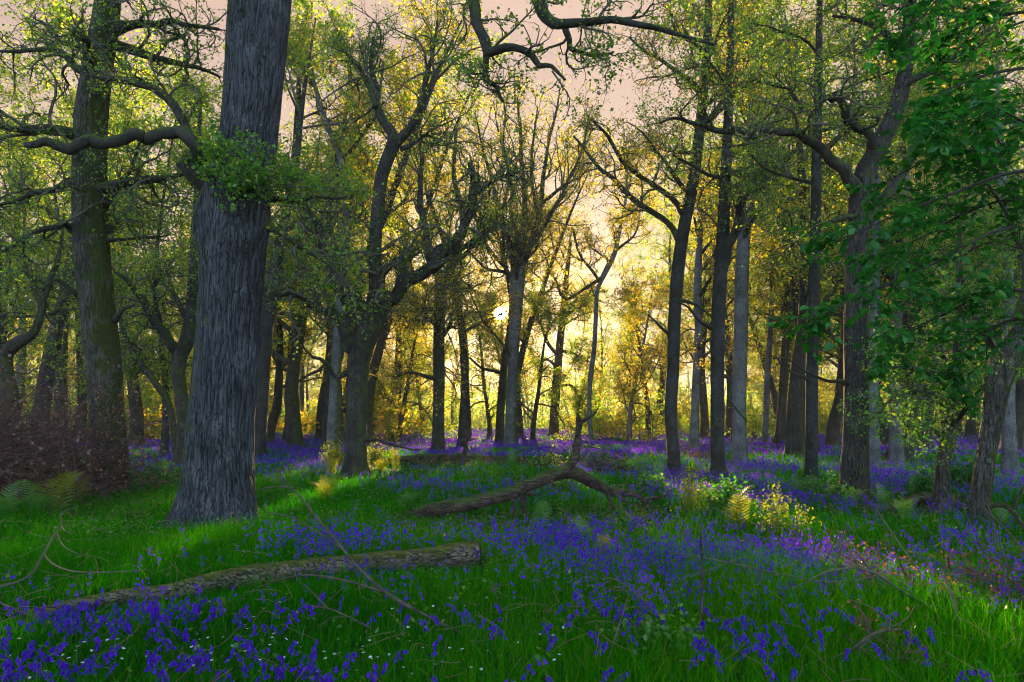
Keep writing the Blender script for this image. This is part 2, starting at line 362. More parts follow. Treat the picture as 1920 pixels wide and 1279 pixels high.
def build_tree(name, label, d, trunk, limbs, spec, cat='tree', bark=None, leaf=None, limbmat=None, group=None, shape=None, base=None):
    path = px_path(trunk, d, spec.get('dd', 0)); path[:, 3] *= .89
    gb = path[0, :3].copy(); gb[2] = float(H(gb[0], gb[1])); path[0, 2] = gb[2]-.12
    root = thing(name, label, cat, gb, group)
    sh = dict(k=28, n=70, seed=int(d*10)); sh.update(shape or {})
    V, fs = trunk_shape(path, **sh)
    mb = MB(); mb.add(V, fs); link('trunk', mb.mesh('trunk', bark or M_DARK, gb), root)
    allL = []
    for pts, dd, grow_on in limbs:
        q = px_path(pts, d, dd); q[:, 3] *= spec.get('limbw', 1); Q = spline(q, max(16, 5*len(pts))); g = np.random.default_rng(int(abs(pts[-1][0])*7+pts[-1][1]) % 9999)
        k = len(Q); nc = max(5, k//3); c_ = g.normal(size=(nc, 3)); c_[0] = c_[-1] = 0
        wob = np.stack([np.interp(np.linspace(0, 1, k), np.linspace(0, 1, nc), c_[:, j_]) for j_ in range(3)], 1); wob[1:-1] = (wob[:-2]+2*wob[1:-1]+wob[2:])/4
        Q[:, :3] += wob*np.maximum(.5*Q[:, 3:4], .02)
        allL.append((Q, grow_on)); mb = MB(); mb.add(*tubes(Q[None, :, :3], (Q[:, 3]*(1+.045*g.normal(size=k)))[None], 10, True))
        link('limb', mb.mesh('limb', limbmat or M_LIMB, gb), root)
    extra = []
    for a in spec.get('auto', []): extra += auto_limbs(path, *a)
    if extra:
        mb = MB(); E = np.stack(extra); ok = ~in_gap(E[:, 5, :3]); E = E[ok]; extra = [e for e, o in zip(extra, ok) if o]
        if len(E): mb.add(*tubes(E[..., :3], E[..., 3], 7)); link('branches', mb.mesh('branches', M_LIMB, gb), root)
    src = [q for q, gr in allL if gr] + extra
    if src:
        (P2, R2), (P3, R3), C, tint = crown_from(src, spec)
        k2, k3 = cull(P2), cull(P3)
        kc = ~in_gap(C)
        if 'keep' in spec:
            px, py = proj(C); kc &= spec['keep'](px, py)
            px, py = proj(P3[:, 3]); k3 &= spec['keep'](px, py)
        C, tint = C[kc], tint[kc]
        mb = MB(); mb.add(*tubes(P2[k2], R2[k2], 5)); mb.add(*tubes(P3[k3], R3[k3], 3)); link('twigs', mb.mesh('twigs', M_TWIG, gb), root)
        V, q = leaf_quads(C, spec.get('ls', .08)); mb = MB(); mb.add(V, [q], np.repeat(tint, 4))
        link('crown', mb.mesh('crown', leaf or L_OAK, gb), root)
    return root

# --- the big slate-grey oak
BIG = [(404, 982, 150), (408, 940, 142), (412, 850, 134), (420, 740, 129), (428, 640, 126), (435, 520, 127), (440, 430, 134), (444, 375, 136), (456, 320, 124), (467, 250, 118), (477, 130, 122), (488, 0, 130), (500, -150, 120), (515, -320, 95), (530, -520, 60), (540, -680, 25)]
build_tree('oak_tree', 'huge slate grey oak trunk standing in the grass, thickest in the wood', 10.85, BIG, [
    ([(440, 372, 60), (398, 345, 42), (378, 312, 34), (366, 285, 28), (350, 266, 25), (322, 254, 24), (285, 254, 23), (232, 257, 23), (182, 270, 24), (130, 279, 22), (88, 270, 19), (62, 275, 15), (46, 272, 10)], -1.0, False),
    ([(392, 350, 30), (376, 300, 24), (366, 262, 20), (350, 228, 18), (325, 192, 17), (288, 166, 16), (250, 156, 14), (212, 150, 11), (170, 140, 7)], .8, True),
    ([(470, 425, 50), (494, 414, 30), (508, 425, 16), (532, 447, 11), (562, 462, 10), (600, 482, 9), (632, 510, 7), (660, 545, 5)], -.6, True),
    ([(480, 380, 30), (515, 374, 13), (552, 376, 9), (600, 370, 7), (640, 372, 5), (690, 360, 3)], .5, True),
    ([(510, -250, 70), (640, -240, 48), (760, -170, 36), (840, -90, 29), (882, -15, 25), (890, 40, 22), (902, 75, 21), (918, 96, 19), (955, 88, 16), (990, 98, 14), (1012, 122, 12), (1032, 120, 9), (1060, 150, 5)], -.8, True),
    ([(916, 92, 16), (911, 125, 12), (916, 150, 10), (930, 168, 8), (942, 192, 4)], -.1, True),
    ([(640, -240, 40), (820, -200, 34), (960, -100, 30), (1003, -20, 28), (1016, 18, 24), (1050, 40, 21), (1085, 38, 17), (1130, 36, 16), (1180, 45, 14), (1235, 54, 11), (1290, 72, 8), (1340, 84, 5)], -1.0, True),
    ([(1058, 42, 16), (1066, 70, 12), (1072, 92, 9), (1110, 104, 7), (1150, 100, 5)], -.2, True),
    ([(480, -60, 80), (380, -160, 50), (260, -190, 34), (120, -150, 22), (0, -80, 14)], -1.5, True),
], dict(n2=11, l2=1.25, n3=8, l3=.5, lv=9, lv2=6, ls=.058, gnarl=.3, gnarl3=.32, t2=.25, keep=lambda px, py: (px < 390) | (px > 560) | (py > 345)), bark=M_GREY, leaf=L_OAK,
    shape=dict(k=240, n=420, seed=3, lump=.04, flare=.42, fh=.26, ridge=.028,
               bumps=[(.1, 4.6, .6, .25, .05), (-1.25, 4.85, .5, .4, .12), (1.4, 4.9, .4, .3, .07), (.2, 7.85, .14, .12, -.09), (.2, 7.85, .32, .25, .03), (.68, 4.55, .3, .2, .10), (-.3, 4.3, .25, .12, .04)]))

# epicormic spray of bright oak leaves on the knuckle of the big oak
def spray(name, label, anchor, d, targets, spec, leaf, cat='leaf spray'):
    S = at(*anchor, d); root = thing(name, label, cat, S)
    lim = []
    for (px, py, dd) in targets:
        e = at(px, py, d+dd); m1 = (S+e)/2 + R.normal(size=3)*.08; lim.append(np.array([[*S, .014], [*m1, .011], [*e, .005]]))
    mb = MB(); E = np.stack([spline(l, 12) for l in lim]); mb.add(*tubes(E[..., :3], E[..., 3], 5)); link('stem', mb.mesh('stem', M_TWIG, S), root)
    (P2, R2), (P3, R3), C, tint = crown_from(lim, spec)
    mb = MB(); mb.add(*tubes(P2, R2*.5, 4)); mb.add(*tubes(P3, R3*.7, 3)); link('twigs', mb.mesh('twigs', M_TWIG, S), root)
    V, q = leaf_quads(C, spec['ls']); mb = MB(); mb.add(V, [q], np.repeat(tint, 4)); link('foliage', mb.mesh('foliage', leaf, S), root)
spray('oak_shoots', 'bright green leafy shoots bristling from the knuckle of the huge grey oak', (425, 350), 10.5,
      [(400, 262, -.3), (440, 285, -.5), (470, 320, -.6), (520, 330, -.4), (560, 345, -.2), (420, 320, -.7), (500, 290, -.3), (380, 300, -.2), (455, 345, -.6), (560, 320, .1), (640, 352, -.1), (590, 340, -.3), (610, 370, 0), (535, 300, -.2), (410, 240, -.2), (480, 265, -.4)],
      dict(n2=7, l2=.4, n3=5, l3=.22, lv=5, lv2=4, ls=.06, gnarl=.2), L_FRESH)

# --- mossy tree on the left
build_tree('oak_tree', 'dark mossy trunk left of the huge grey oak, green moss down its right flank', 14.4,
    [(212, 936, 66), (207, 850, 64), (200, 750, 64), (194, 680, 65), (183, 580, 66), (173, 480, 68), (169, 400, 68), (168, 300, 66), (173, 200, 63), (188, 100, 57), (203, 0, 52), (215, -120, 46), (222, -260, 38), (230, -420, 24), (232, -560, 10)], [
    ([(170, 330, 30), (140, 330, 18), (110, 350, 13), (70, 360, 10), (20, 380, 7), (-40, 390, 4)], -1, True),
    ([(190, 150, 26), (150, 130, 16), (110, 95, 12), (60, 92, 9), (0, 96, 6)], 1, True),
    ([(205, 60, 26), (260, 40, 16), (310, 42, 12), (360, 50, 9), (410, 55, 6)], -1, True),
    ([(160, 440, 22), (128, 420, 14), (100, 425, 11), (60, 440, 9), (10, 470, 6), (-40, 480, 4)], -1.5, True),
    ([(195, 385, 18), (222, 345, 9), (240, 325, 7), (258, 290, 6), (262, 265, 4)], -.8, True),
    ([(190, 450, 14), (230, 450, 6), (270, 448, 5), (320, 440, 3)], .4, True),
    ([(215, 600, 14), (232, 582, 8), (255, 570, 4)], -.2, False),
    ([(150, 560, 12), (138, 548, 8), (105, 525, 6), (80, 545, 4)], -.6, False),
], dict(n2=11, l2=1.9, n3=8, l3=.75, lv=11, lv2=7, ls=.058, gnarl=.32, gnarl3=.38, auto=[(9, .55, .98, 4.2, .7, 1.3, .06), (5, .3, .55, 2.6, 1.0, 1.5, -.02)]), bark=M_MOSSY, leaf=L_OAK,
    shape=dict(k=120, n=220, seed=8, lump=.06, flare=.25, ridge=.016, bumps=[(1.3, 4.66, .5, .16, .07), (1.25, 2.8, .4, .15, .06), (1.1, 2.15, .5, .2, .08), (-.6, 3.4, .4, .2, .04)]))

# --- forked oak, centre left
build_tree('oak_tree', 'forked oak with a short stout bole and wide crooked arms, golden fern at its foot', 20.2,
    [(668, 892, 52), (668, 850, 44), (668, 780, 42), (670, 720, 43), (674, 670, 48), (684, 632, 52), (694, 600, 46), (700, 572, 34), (704, 540, 28), (703, 490, 27), (705, 430, 27), (711, 370, 27), (716, 330, 28), (730, 290, 28), (741, 262, 28)], [
    ([(694, 625, 36), (708, 590, 28), (720, 565, 26), (745, 536, 25), (785, 510, 24), (820, 492, 24), (846, 470, 22), (862, 440, 20), (876, 408, 19), (886, 370, 17), (885, 335, 12), (880, 305, 8)], -1, True),
    ([(884, 372, 13), (910, 350, 10), (940, 332, 8), (975, 322, 5)], -.3, True),
    ([(830, 487, 13), (862, 474, 12), (890, 452, 9), (915, 436, 6)], .6, True),
    ([(706, 590, 22), (712, 550, 17), (716, 515, 14), (738, 492, 11), (762, 484, 6)], -.5, True),
    ([(690, 632, 40), (666, 596, 30), (645, 560, 27), (628, 520, 25), (615, 480, 23), (598, 440, 20), (582, 408, 15), (560, 375, 11), (535, 350, 7)], -1.2, True),
    ([(652, 572, 18), (640, 530, 13), (628, 470, 13), (618, 420, 11), (612, 370, 8)], .8, True),
    ([(668, 655, 30), (652, 625, 26), (636, 598, 18), (610, 584, 15), (585, 572, 14), (560, 556, 12), (535, 552, 11), (512, 560, 9), (496, 562, 7)], -1.5, True),
    ([(590, 576, 10), (570, 562, 9), (545, 545, 8), (520, 545, 6), (495, 560, 4)], -1.5, False),
    ([(655, 700, 16), (640, 708, 10), (626, 700, 9), (614, 684, 8), (596, 672, 7), (575, 660, 5), (562, 640, 3)], -1.2, False),
    ([(738, 275, 24), (724, 240, 20), (710, 215, 18), (703, 190, 15), (705, 160, 12), (696, 120, 9), (700, 70, 6)], .8, True),
    ([(742, 270, 22), (760, 250, 19), (782, 232, 18), (793, 205, 16), (796, 170, 14), (800, 140, 10), (812, 95, 7), (820, 40, 4)], -.8, True),
    ([(704, 200, 12), (690, 160, 9), (668, 120, 7), (640, 90, 4)], 1.0, True),
    ([(752, 280, 12), (775, 265, 9), (795, 255, 8), (820, 262, 4)], -.5, True),
    ([(672, 828, 16), (700, 826, 6), (730, 832, 5), (760, 840, 4), (790, 843, 3)], -.8, False),
], dict(n2=13, l2=2.7, n3=11, l3=.95, lv=12, lv2=7, ls=.06, gnarl=.34, gnarl3=.38, tw=1.3, t2=.38), bark=M_DARK, leaf=L_OAK, limbmat=M_DARK,
    shape=dict(k=90, n=150, seed=12, lump=.07, flare=.42, fh=.35, ridge=.013))

def straight(name, label, d, trunk, limbs, spec, **kw):
    spec = dict(spec); [spec.pop(q_, None) for q_ in ('n2', 'lv', 'n3')]
    s = dict(n2=12, l2=2.0, n3=9, l3=.85, lv=12, lv2=7, ls=.09, gnarl=.30, gnarl3=.36); spec['ls'] = spec.get('ls', .09)*.74; s.update(spec)
    return build_tree(name, label, d, trunk, limbs, s, **kw)
# --- tree left of the sun
straight('oak_tree', 'straight oak trunk forking high, left of the low sun', 33,
    [(822, 852, 27), (822, 800, 24), (823, 720, 24), (823, 640, 24), (825, 570, 25), (828, 530, 30), (830, 508, 26)], [
    ([(828, 525, 22), (808, 490, 17), (800, 440, 14), (785, 380, 12), (790, 300, 9), (770, 220, 6)], -1.5, True),
    ([(832, 525, 22), (848, 490, 17), (862, 450, 14), (866, 400, 12), (850, 330, 9), (856, 240, 6)], 2, True),
    ([(840, 505, 12), (880, 470, 9), (905, 420, 8), (920, 350, 5)], -2, True)],
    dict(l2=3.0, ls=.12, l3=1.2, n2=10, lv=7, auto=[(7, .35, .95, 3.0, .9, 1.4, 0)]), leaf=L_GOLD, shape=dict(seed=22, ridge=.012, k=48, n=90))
# --- sun tree and its twin
straight('oak_tree', 'tall pale trunk just right of the sun, fanning into upright branches', 42,
    [(956, 840, 26), (957, 800, 22), (960, 740, 21), (962, 680, 22), (965, 620, 26), (968, 560, 30), (970, 520, 32), (971, 495, 30)], [
    ([(968, 510, 26), (952, 460, 18), (940, 400, 14), (925, 340, 11), (905, 270, 8), (890, 210, 4)], -2, True),
    ([(970, 505, 26), (976, 450, 20), (982, 390, 16), (980, 320, 13), (975, 250, 9), (970, 180, 5)], 0, True),
    ([(974, 505, 24), (995, 455, 19), (1010, 410, 16), (1018, 350, 13), (1025, 290, 10), (1040, 220, 7), (1050, 165, 4)], 2, True),
    ([(990, 470, 16), (1020, 425, 13), (1050, 370, 11), (1075, 320, 9), (1095, 270, 7), (1105, 215, 4)], -2, True),
    ([(945, 430, 12), (920, 400, 9), (900, 350, 7), (880, 290, 4)], 1, True), ([(976, 450, 12), (960, 400, 9), (958, 340, 7), (945, 270, 5), (950, 190, 3)], -2, True), ([(1018, 380, 11), (1060, 345, 8), (1090, 330, 6), (1120, 290, 3)], 1, True), ([(940, 400, 10), (955, 330, 8), (935, 250, 5), (925, 190, 3)], 2, True),
    ([(1010, 410, 12), (1000, 350, 9), (998, 280, 7), (1008, 200, 4)], -1, True),
    ([(964, 680, 8), (940, 640, 6), (905, 600, 5), (880, 545, 4)], -2, False)],
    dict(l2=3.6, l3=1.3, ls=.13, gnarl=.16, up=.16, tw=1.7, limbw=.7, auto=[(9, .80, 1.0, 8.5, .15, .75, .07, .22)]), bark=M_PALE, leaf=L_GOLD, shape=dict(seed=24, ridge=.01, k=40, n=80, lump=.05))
straight('oak_tree', 'dark slim trunk standing close against the pale trunk at the sun', 45,
    [(937, 838, 19), (938, 780, 17), (942, 720, 16), (947, 670, 15), (955, 625, 13), (959, 560, 12), (946, 490, 9), (930, 430, 6)], [
    ([(950, 505, 8), (915, 465, 7), (890, 400, 5), (885, 340, 3)], -1, True), ([(941, 700, 8), (905, 690, 5), (880, 670, 4)], 0, False)],
    dict(n2=8, l2=3.0, l3=1.2, ls=.14), leaf=L_GOLD, shape=dict(seed=26, k=24, n=40))
# --- right of centre
straight('oak_tree', 'slim mottled trunk with two long straight arms reaching up left, right of centre', 18.8,
    [(1266, 905, 27), (1262, 840, 25), (1258, 770, 25), (1262, 690, 25), (1264, 610, 26), (1270, 520, 26), (1280, 440, 26), (1298, 350, 24), (1310, 260, 22), (1318, 180, 20), (1326, 80, 18), (1330, -40, 14), (1335, -200, 9)], [
    ([(1276, 455, 18), (1258, 425, 12), (1225, 400, 11), (1185, 370, 10), (1150, 335, 9), (1110, 295, 7), (1075, 255, 4)], 2, True),
    ([(1284, 405, 16), (1262, 375, 11), (1225, 345, 10), (1190, 325, 9), (1160, 290, 8), (1135, 250, 6), (1100, 215, 4)], -1.5, True),
    ([(1262, 640, 8), (1235, 610, 5), (1215, 590, 3)], -.5, False), ([(1264, 560, 10), (1310, 575, 5), (1340, 600, 3)], -.5, False),
    ([(1310, 250, 14), (1345, 200, 9), (1390, 160, 6)], -1, True), ([(1318, 180, 14), (1270, 130, 9), (1215, 100, 6), (1180, 70, 4)], 1, True)],
    dict(auto=[(8, .45, .98, 3.0, .7, 1.3, .04)], n2=8, l2=1.8, ls=.085), bark=M_BANDED, leaf=L_GOLD, shape=dict(seed=31, ridge=.01, k=48, n=110, flare=.3))
straight('oak_tree', 'dark banded trunk with a steep side limb leaning right, flared foot in bluebells', 18.4,
    [(1350, 905, 32), (1346, 860, 27), (1345, 780, 27), (1345, 690, 27), (1346, 610, 28), (1350, 530, 28), (1355, 450, 26), (1358, 380, 24), (1362, 300, 22), (1366, 200, 18), (1370, 80, 14), (1372, -80, 8)], [
    ([(1350, 510, 24), (1368, 470, 18), (1380, 430, 18), (1392, 385, 17), (1402, 345, 15), (1430, 325, 12), (1465, 305, 10), (1495, 280, 6)], -1, True),
    ([(1402, 350, 12), (1408, 310, 9), (1420, 270, 7), (1445, 230, 4)], 1, True),
    ([(1345, 620, 10), (1310, 600, 6), (1288, 575, 4), (1260, 560, 3)], -1, False),
    ([(1348, 700, 9), (1372, 718, 5), (1370, 750, 4), (1400, 790, 3)], -1, False),
    ([(1400, 320, 12), (1345, 330, 8), (1300, 310, 6), (1260, 290, 3)], -1.5, True)],
    dict(auto=[(7, .5, .98, 3.0, .7, 1.3, .04)], n2=8, l2=1.8, ls=.085), bark=M_BANDED, leaf=L_OAK, shape=dict(seed=33, ridge=.012, k=48, n=110, flare=.5, fh=.3))
straight('oak_tree', 'pale grey straight trunk behind the two dark slim ones, right of centre', 24,
    [(1388, 872, 32), (1386, 800, 28), (1387, 700, 29), (1389, 600, 29), (1392, 500, 28), (1398, 400, 25), (1404, 300, 21), (1410, 180, 16), (1415, 40, 9)], [
    ([(1400, 380, 14), (1440, 330, 9), (1480, 250, 6)], 1, True)],
    dict(auto=[(8, .45, .98, 3.6, .7, 1.3, .05)], l2=2.2, ls=.10), bark=M_PALE, leaf=L_GOLD, shape=dict(seed=35, k=40, n=90, flare=.35))
straight('oak_tree', 'straight dark trunk banded with moss, leaves at its foot, left of the crooked right oak', 15.6,
    [(1519, 922, 29), (1521, 860, 25), (1522, 760, 24), (1523, 660, 24), (1525, 560, 24), (1528, 460, 23), (1530, 360, 21), (1532, 260, 19), (1534, 160, 17), (1536, 40, 13), (1538, -120, 8)], [
    ([(1526, 500, 9), (1505, 480, 6), (1490, 440, 5), (1480, 400, 3)], -.5, True), ([(1524, 640, 7), (1550, 560, 5), (1562, 540, 3)], .5, False),
    ([(1523, 720, 7), (1490, 700, 5), (1470, 690, 4), (1455, 668, 3)], -.5, False)],
    dict(auto=[(8, .5, .98, 2.6, .8, 1.4, .03)], n2=7, l2=1.5, ls=.075), bark=M_BANDED, leaf=L_OAK, shape=dict(seed=37, k=48, n=110, flare=.3, ridge=.008))
# --- crooked right oak
straight('oak_tree', 'rugged oak at right with one long limb sweeping left across its neighbours', 13.3,
    [(1600, 948, 56), (1602, 900, 52), (1605, 800, 48), (1605, 700, 47), (1605, 600, 47), (1607, 500, 44), (1609, 430, 42), (1612, 370, 44), (1622, 325, 42), (1640, 290, 38), (1660, 250, 36), (1680, 205, 34), (1694, 150, 30), (1702, 90, 27), (1706, 20, 24), (1712, -80, 18), (1716, -220, 10)], [
    ([(1612, 372, 36), (1600, 345, 27), (1578, 318, 22), (1550, 288, 20), (1520, 265, 18), (1485, 255, 17), (1450, 248, 16), (1415, 250, 15), (1380, 246, 13), (1340, 240, 11), (1300, 232, 9), (1260, 224, 6), (1238, 232, 4)], -1.8, True),
    ([(1645, 285, 24), (1630, 258, 18), (1608, 238, 17), (1590, 225, 16), (1584, 203, 16), (1575, 186, 14), (1556, 182, 12), (1538, 188, 8), (1530, 205, 5)], -1.2, True),
    ([(1530, 215, 9), (1505, 205, 10), (1490, 185, 9), (1480, 168, 7), (1450, 160, 5), (1410, 150, 3)], -.2, True),
    ([(1622, 420, 26), (1645, 395, 22), (1668, 365, 20), (1690, 330, 17), (1715, 290, 13), (1760, 250, 9), (1800, 240, 5)], 1.5, True),
    ([(1690, 170, 20), (1730, 140, 14), (1780, 110, 12), (1830, 88, 10), (1870, 70, 7), (1920, 40, 4)], -1, True),
    ([(1700, 100, 18), (1660, 60, 12), (1620, 40, 9), (1560, 30, 5)], .5, True),
    ([(1850, 80, 12), (1848, 50, 13), (1836, 25, 12), (1810, 12, 10), (1780, 14, 7), (1750, 30, 4)], -.4, True),
    ([(1602, 722, 16), (1575, 716, 7), (1550, 712, 6), (1520, 700, 5), (1485, 680, 4), (1450, 672, 3)], -1, False),
    ([(1606, 410, 14), (1570, 414, 10), (1540, 420, 5)], -.5, False)],
    dict(n2=9, l2=1.5, n3=6, l3=.6, ls=.068, lv=6, gnarl=.3, gnarl3=.32, auto=[(5, .7, .98, 2.4, .8, 1.3, .03)]), bark=M_DARK, leaf=L_OAK, limbmat=M_DARK,
    shape=dict(seed=41, k=110, n=220, flare=.32, fh=.4, ridge=.014, lump=.055))
straight('oak_tree', 'grey trunk half hidden behind the rugged right oak', 22.5,
    [(1637, 880, 27), (1637, 800, 23), (1638, 700, 21), (1640, 600, 20), (1642, 480, 17), (1645, 320, 13), (1648, 120, 8)], [],
    dict(auto=[(9, .3, .98, 3.2, .8, 1.4, 0)], l2=2.0, ls=.10), bark=M_PALE, leaf=L_OLIVE, shape=dict(seed=43, flare=.3))
# --- far right mossy tree
straight('oak_tree', 'mossy trunk at the right edge leaning outward and forking at head height', 10.6,
    [(1834, 985, 46), (1838, 940, 36), (1848, 860, 33), (1860, 790, 36), (1872, 720, 44), (1888, 670, 54), (1908, 640, 44), (1940, 590, 40), (1990, 520, 32), (2040, 400, 20)], [
    ([(1888, 665, 40), (1862, 640, 24), (1845, 615, 18), (1830, 598, 14), (1812, 580, 8), (1795, 545, 5)], -.5, True),
    ([(1905, 640, 30), (1930, 560, 20), (1925, 480, 14), (1940, 400, 9), (1930, 320, 5)], .8, True)],
    dict(n2=9, l2=1.1, n3=5, l3=.5, ls=.06, lv=6), bark=M_MOSSY, leaf=L_FRESH, shape=dict(seed=45, k=90, n=120, flare=.3, ridge=.012, lump=.07))
straight('oak_tree', 'ivy and moss clad leaning stem with low leafy boughs before the right edge', 12.6,
    [(1762, 930, 36), (1768, 880, 27), (1778, 820, 27), (1786, 760, 25), (1795, 690, 22), (1800, 600, 18), (1798, 500, 12), (1800, 400, 6)], [
    ([(1780, 770, 14), (1745, 740, 10), (1710, 735, 7), (1670, 750, 5), (1630, 790, 3)], -2, True),
    ([(1784, 740, 14), (1740, 700, 9), (1700, 690, 7), (1650, 690, 4)], -1.5, True),
    ([(1790, 700, 12), (1750, 650, 8), (1700, 630, 6), (1660, 640, 3)], -1, True),
    ([(1782, 800, 10), (1820, 760, 8), (1850, 720, 5)], -1.5, True), ([(1776, 830, 10), (1740, 800, 7), (1700, 800, 4)], -2, True)],
    dict(n2=8, l2=.8, n3=5, l3=.4, ls=.065, lv=7, lv2=6, gnarl=.22, auto=[(6, .4, .9, 1.5, .9, 1.4, 0)]), bark=M_MOSSY, leaf=L_FRESH, shape=dict(seed=47, k=60, n=90, flare=.4))
# --- left background trees
straight('oak_tree', 'brown forked trunk peeping out behind the huge grey oak on its left', 24,
    [(346, 850, 36), (346, 800, 28), (340, 745, 27), (334, 700, 28), (338, 665, 32), (350, 640, 30), (358, 590, 24), (362, 520, 20), (366, 420, 16), (372, 300, 11), (376, 180, 6)], [
    ([(336, 668, 22), (320, 640, 18), (300, 612, 16), (282, 580, 14), (262, 550, 12), (240, 528, 9), (215, 510, 5)], -2, True),
    ([(302, 612, 9), (296, 580, 8), (288, 545, 7), (300, 518, 5), (325, 500, 3)], -1, True),
    ([(352, 600, 12), (335, 570, 9), (322, 540, 7), (310, 490, 4)], 1, True)],
    dict(l2=2.2, ls=.10, auto=[(5, .55, .98, 3, .8, 1.3, 0)]), leaf=L_OLIVE, limbmat=M_DARK, shape=dict(seed=51, lump=.09))
straight('oak_tree', 'thin leaning stem slanting down to the right beside the brown forked trunk', 26,
    [(338, 812, 15), (318, 765, 14), (296, 725, 14), (270, 690, 13), (245, 655, 11), (225, 600, 9), (205, 540, 6)], [],
    dict(auto=[(6, .5, .98, 2.4, .7, 1.3, 0)], l2=2, ls=.11), leaf=L_OLIVE, shape=dict(seed=53, flare=.2))
straight('oak_tree', 'twisted dark trunk at the left edge rising behind the brown brush heap', 19,
    [(8, 850, 50), (14, 760, 44), (12, 715, 34), (8, 680, 30), (14, 660, 28), (34, 642, 26), (62, 625, 18), (76, 590, 16), (82, 560, 14), (96, 520, 12), (112, 470, 8), (120, 400, 4)], [
    ([(12, 668, 22), (-20, 640, 18), (-50, 590, 12), (-60, 500, 6)], -1, True),
    ([(80, 572, 11), (68, 550, 10), (58, 530, 8), (45, 490, 5)], .5, True), ([(92, 590, 9), (120, 560, 7), (142, 545, 3)], .5, True)],
    dict(n2=9, l2=2.0, ls=.085), leaf=L_OAK, shape=dict(seed=55, lump=.09, flare=.2))
straight('oak_tree', 'slender knobbly trunk far back between the grey oak and the forked oak', 48,
    [(541, 822, 24), (544, 780, 20), (546, 720, 18), (548, 660, 17), (550, 600, 15), (556, 520, 12), (560, 430, 8), (562, 330, 4)], [
    ([(548, 700, 7), (515, 690, 5), (490, 700, 3)], 0, True), ([(552, 570, 9), (530, 500, 7), (520, 420, 4)], 1, True)],
    dict(auto=[(10, .25, .98, 4.5, .8, 1.4, 0)], l2=3.0, ls=.16), leaf=L_GOLD, shape=dict(seed=57, lump=.12))
straight('oak_tree', 'grey upright trunk rising behind the fork of the crooked oak', 30,
    [(622, 838, 26), (626, 760, 22), (632, 660, 22), (640, 560, 22), (646, 460, 22), (650, 380, 20), (640, 300, 15), (612, 230, 11), (590, 160, 8), (575, 60, 4)], [
    ([(646, 400, 15), (632, 330, 12), (640, 250, 9), (655, 180, 6), (650, 90, 3)], 1, True), ([(612, 235, 8), (595, 170, 7), (560, 110, 4)], 1, True), ([(640, 300, 9), (690, 240, 6), (720, 190, 4)], -1, True)],
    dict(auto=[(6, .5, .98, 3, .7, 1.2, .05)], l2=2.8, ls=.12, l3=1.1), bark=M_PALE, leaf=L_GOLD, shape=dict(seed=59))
straight('oak_tree', 'leaning rough trunk in the gap right of the forked oak', 60,
    [(736, 810, 25), (742, 770, 20), (746, 710, 19), (750, 650, 18), (755, 590, 17), (757, 530, 14), (756, 440, 11), (765, 340, 6)], [
    ([(756, 560, 10), (785, 560, 7), (808, 540, 5)], 0, True), ([(756, 520, 9), (735, 440, 7), (720, 350, 4)], 1, True)],
    dict(auto=[(10, .3, .98, 5.5, .8, 1.3, 0)], l2=3.6, ls=.19, l3=1.5), leaf=L_GOLD, shape=dict(seed=61, lump=.09))
straight('oak_tree', 'thin winding grey trunk standing behind the upturned tip of the fallen bough', 44,
    [(1110, 835, 11), (1106, 790, 10), (1105, 745, 9), (1108, 700, 11), (1114, 655, 10), (1117, 600, 9), (1120, 545, 9), (1135, 510, 12), (1152, 475, 11), (1160, 440, 9), (1168, 405, 7), (1175, 350, 5), (1170, 290, 3)], [
    ([(1130, 520, 8), (1100, 540, 6), (1060, 560, 5), (1040, 520, 3)], -1, True), ([(1125, 530, 6), (1090, 480, 5), (1075, 430, 4)], 1, True), ([(1155, 470, 6), (1190, 440, 4), (1200, 400, 3)], 1, True)],
    dict(l2=2.2, ls=.14, auto=[(7, .6, 1.0, 3.5, .3, 1.0, .06, .2)]), bark=M_PALE, leaf=L_GOLD, shape=dict(seed=63, flare=.5))
straight('oak_tree', 'stout trunk far off in gold leaves between the sun and the winding trunk', 62,
    [(1037, 815, 22), (1040, 770, 19), (1045, 700, 18), (1050, 640, 16), (1056, 580, 14), (1062, 520, 11), (1070, 450, 7)], [
    ([(1048, 670, 8), (1020, 630, 6), (1005, 570, 4)], 1, True), ([(1055, 600, 8), (1090, 570, 6), (1110, 540, 4)], 1, True)],
    dict(auto=[(9, .25, .98, 5, .8, 1.4, 0)], l2=3.6, ls=.19, l3=1.5), leaf=L_GOLD, shape=dict(seed=65))
straight('oak_tree', 'pale trunk just behind and left of the dark banded pair, right of centre', 32,
    [(1300, 836, 22), (1303, 780, 18), (1306, 700, 17), (1310, 620, 17), (1308, 540, 16), (1312, 440, 13), (1318, 320, 8)], [],
    dict(auto=[(9, .35, .98, 4, .8, 1.3, .02)], l2=2.6, ls=.13), bark=M_PALE, leaf=L_GOLD, shape=dict(seed=67))
for args in (('slim grey trunk in the far right glade, leftmost of three in bluebells', 38, 1433, 858, 12, 1440, 690), ('mossy brown trunk in the far right glade, middle of three in bluebells', 36, 1457, 866, 16, 1470, 690), ('speckled trunk in the far right glade, rightmost of three in bluebells', 36, 1488, 868, 15, 1500, 690)):
    lb, d, px, py, w, tx, ty = args
    straight('oak_tree', lb, d, [(px, py, w*1.1), (px+(tx-px)*.4, py+(ty-py)*.4, w), (tx, ty, w), (tx+8, ty-130, w*.9), (tx+12, ty-280, w*.7), (tx+20, ty-450, w*.35)], [],
        dict(auto=[(9, .35, .98, 3.6, .8, 1.4, .02)], l2=2.4, ls=.13), bark=M_PALE if 'grey' in lb else M_BANDED, leaf=L_GOLD if 'mossy' in lb else L_OLIVE, shape=dict(seed=int(px)))
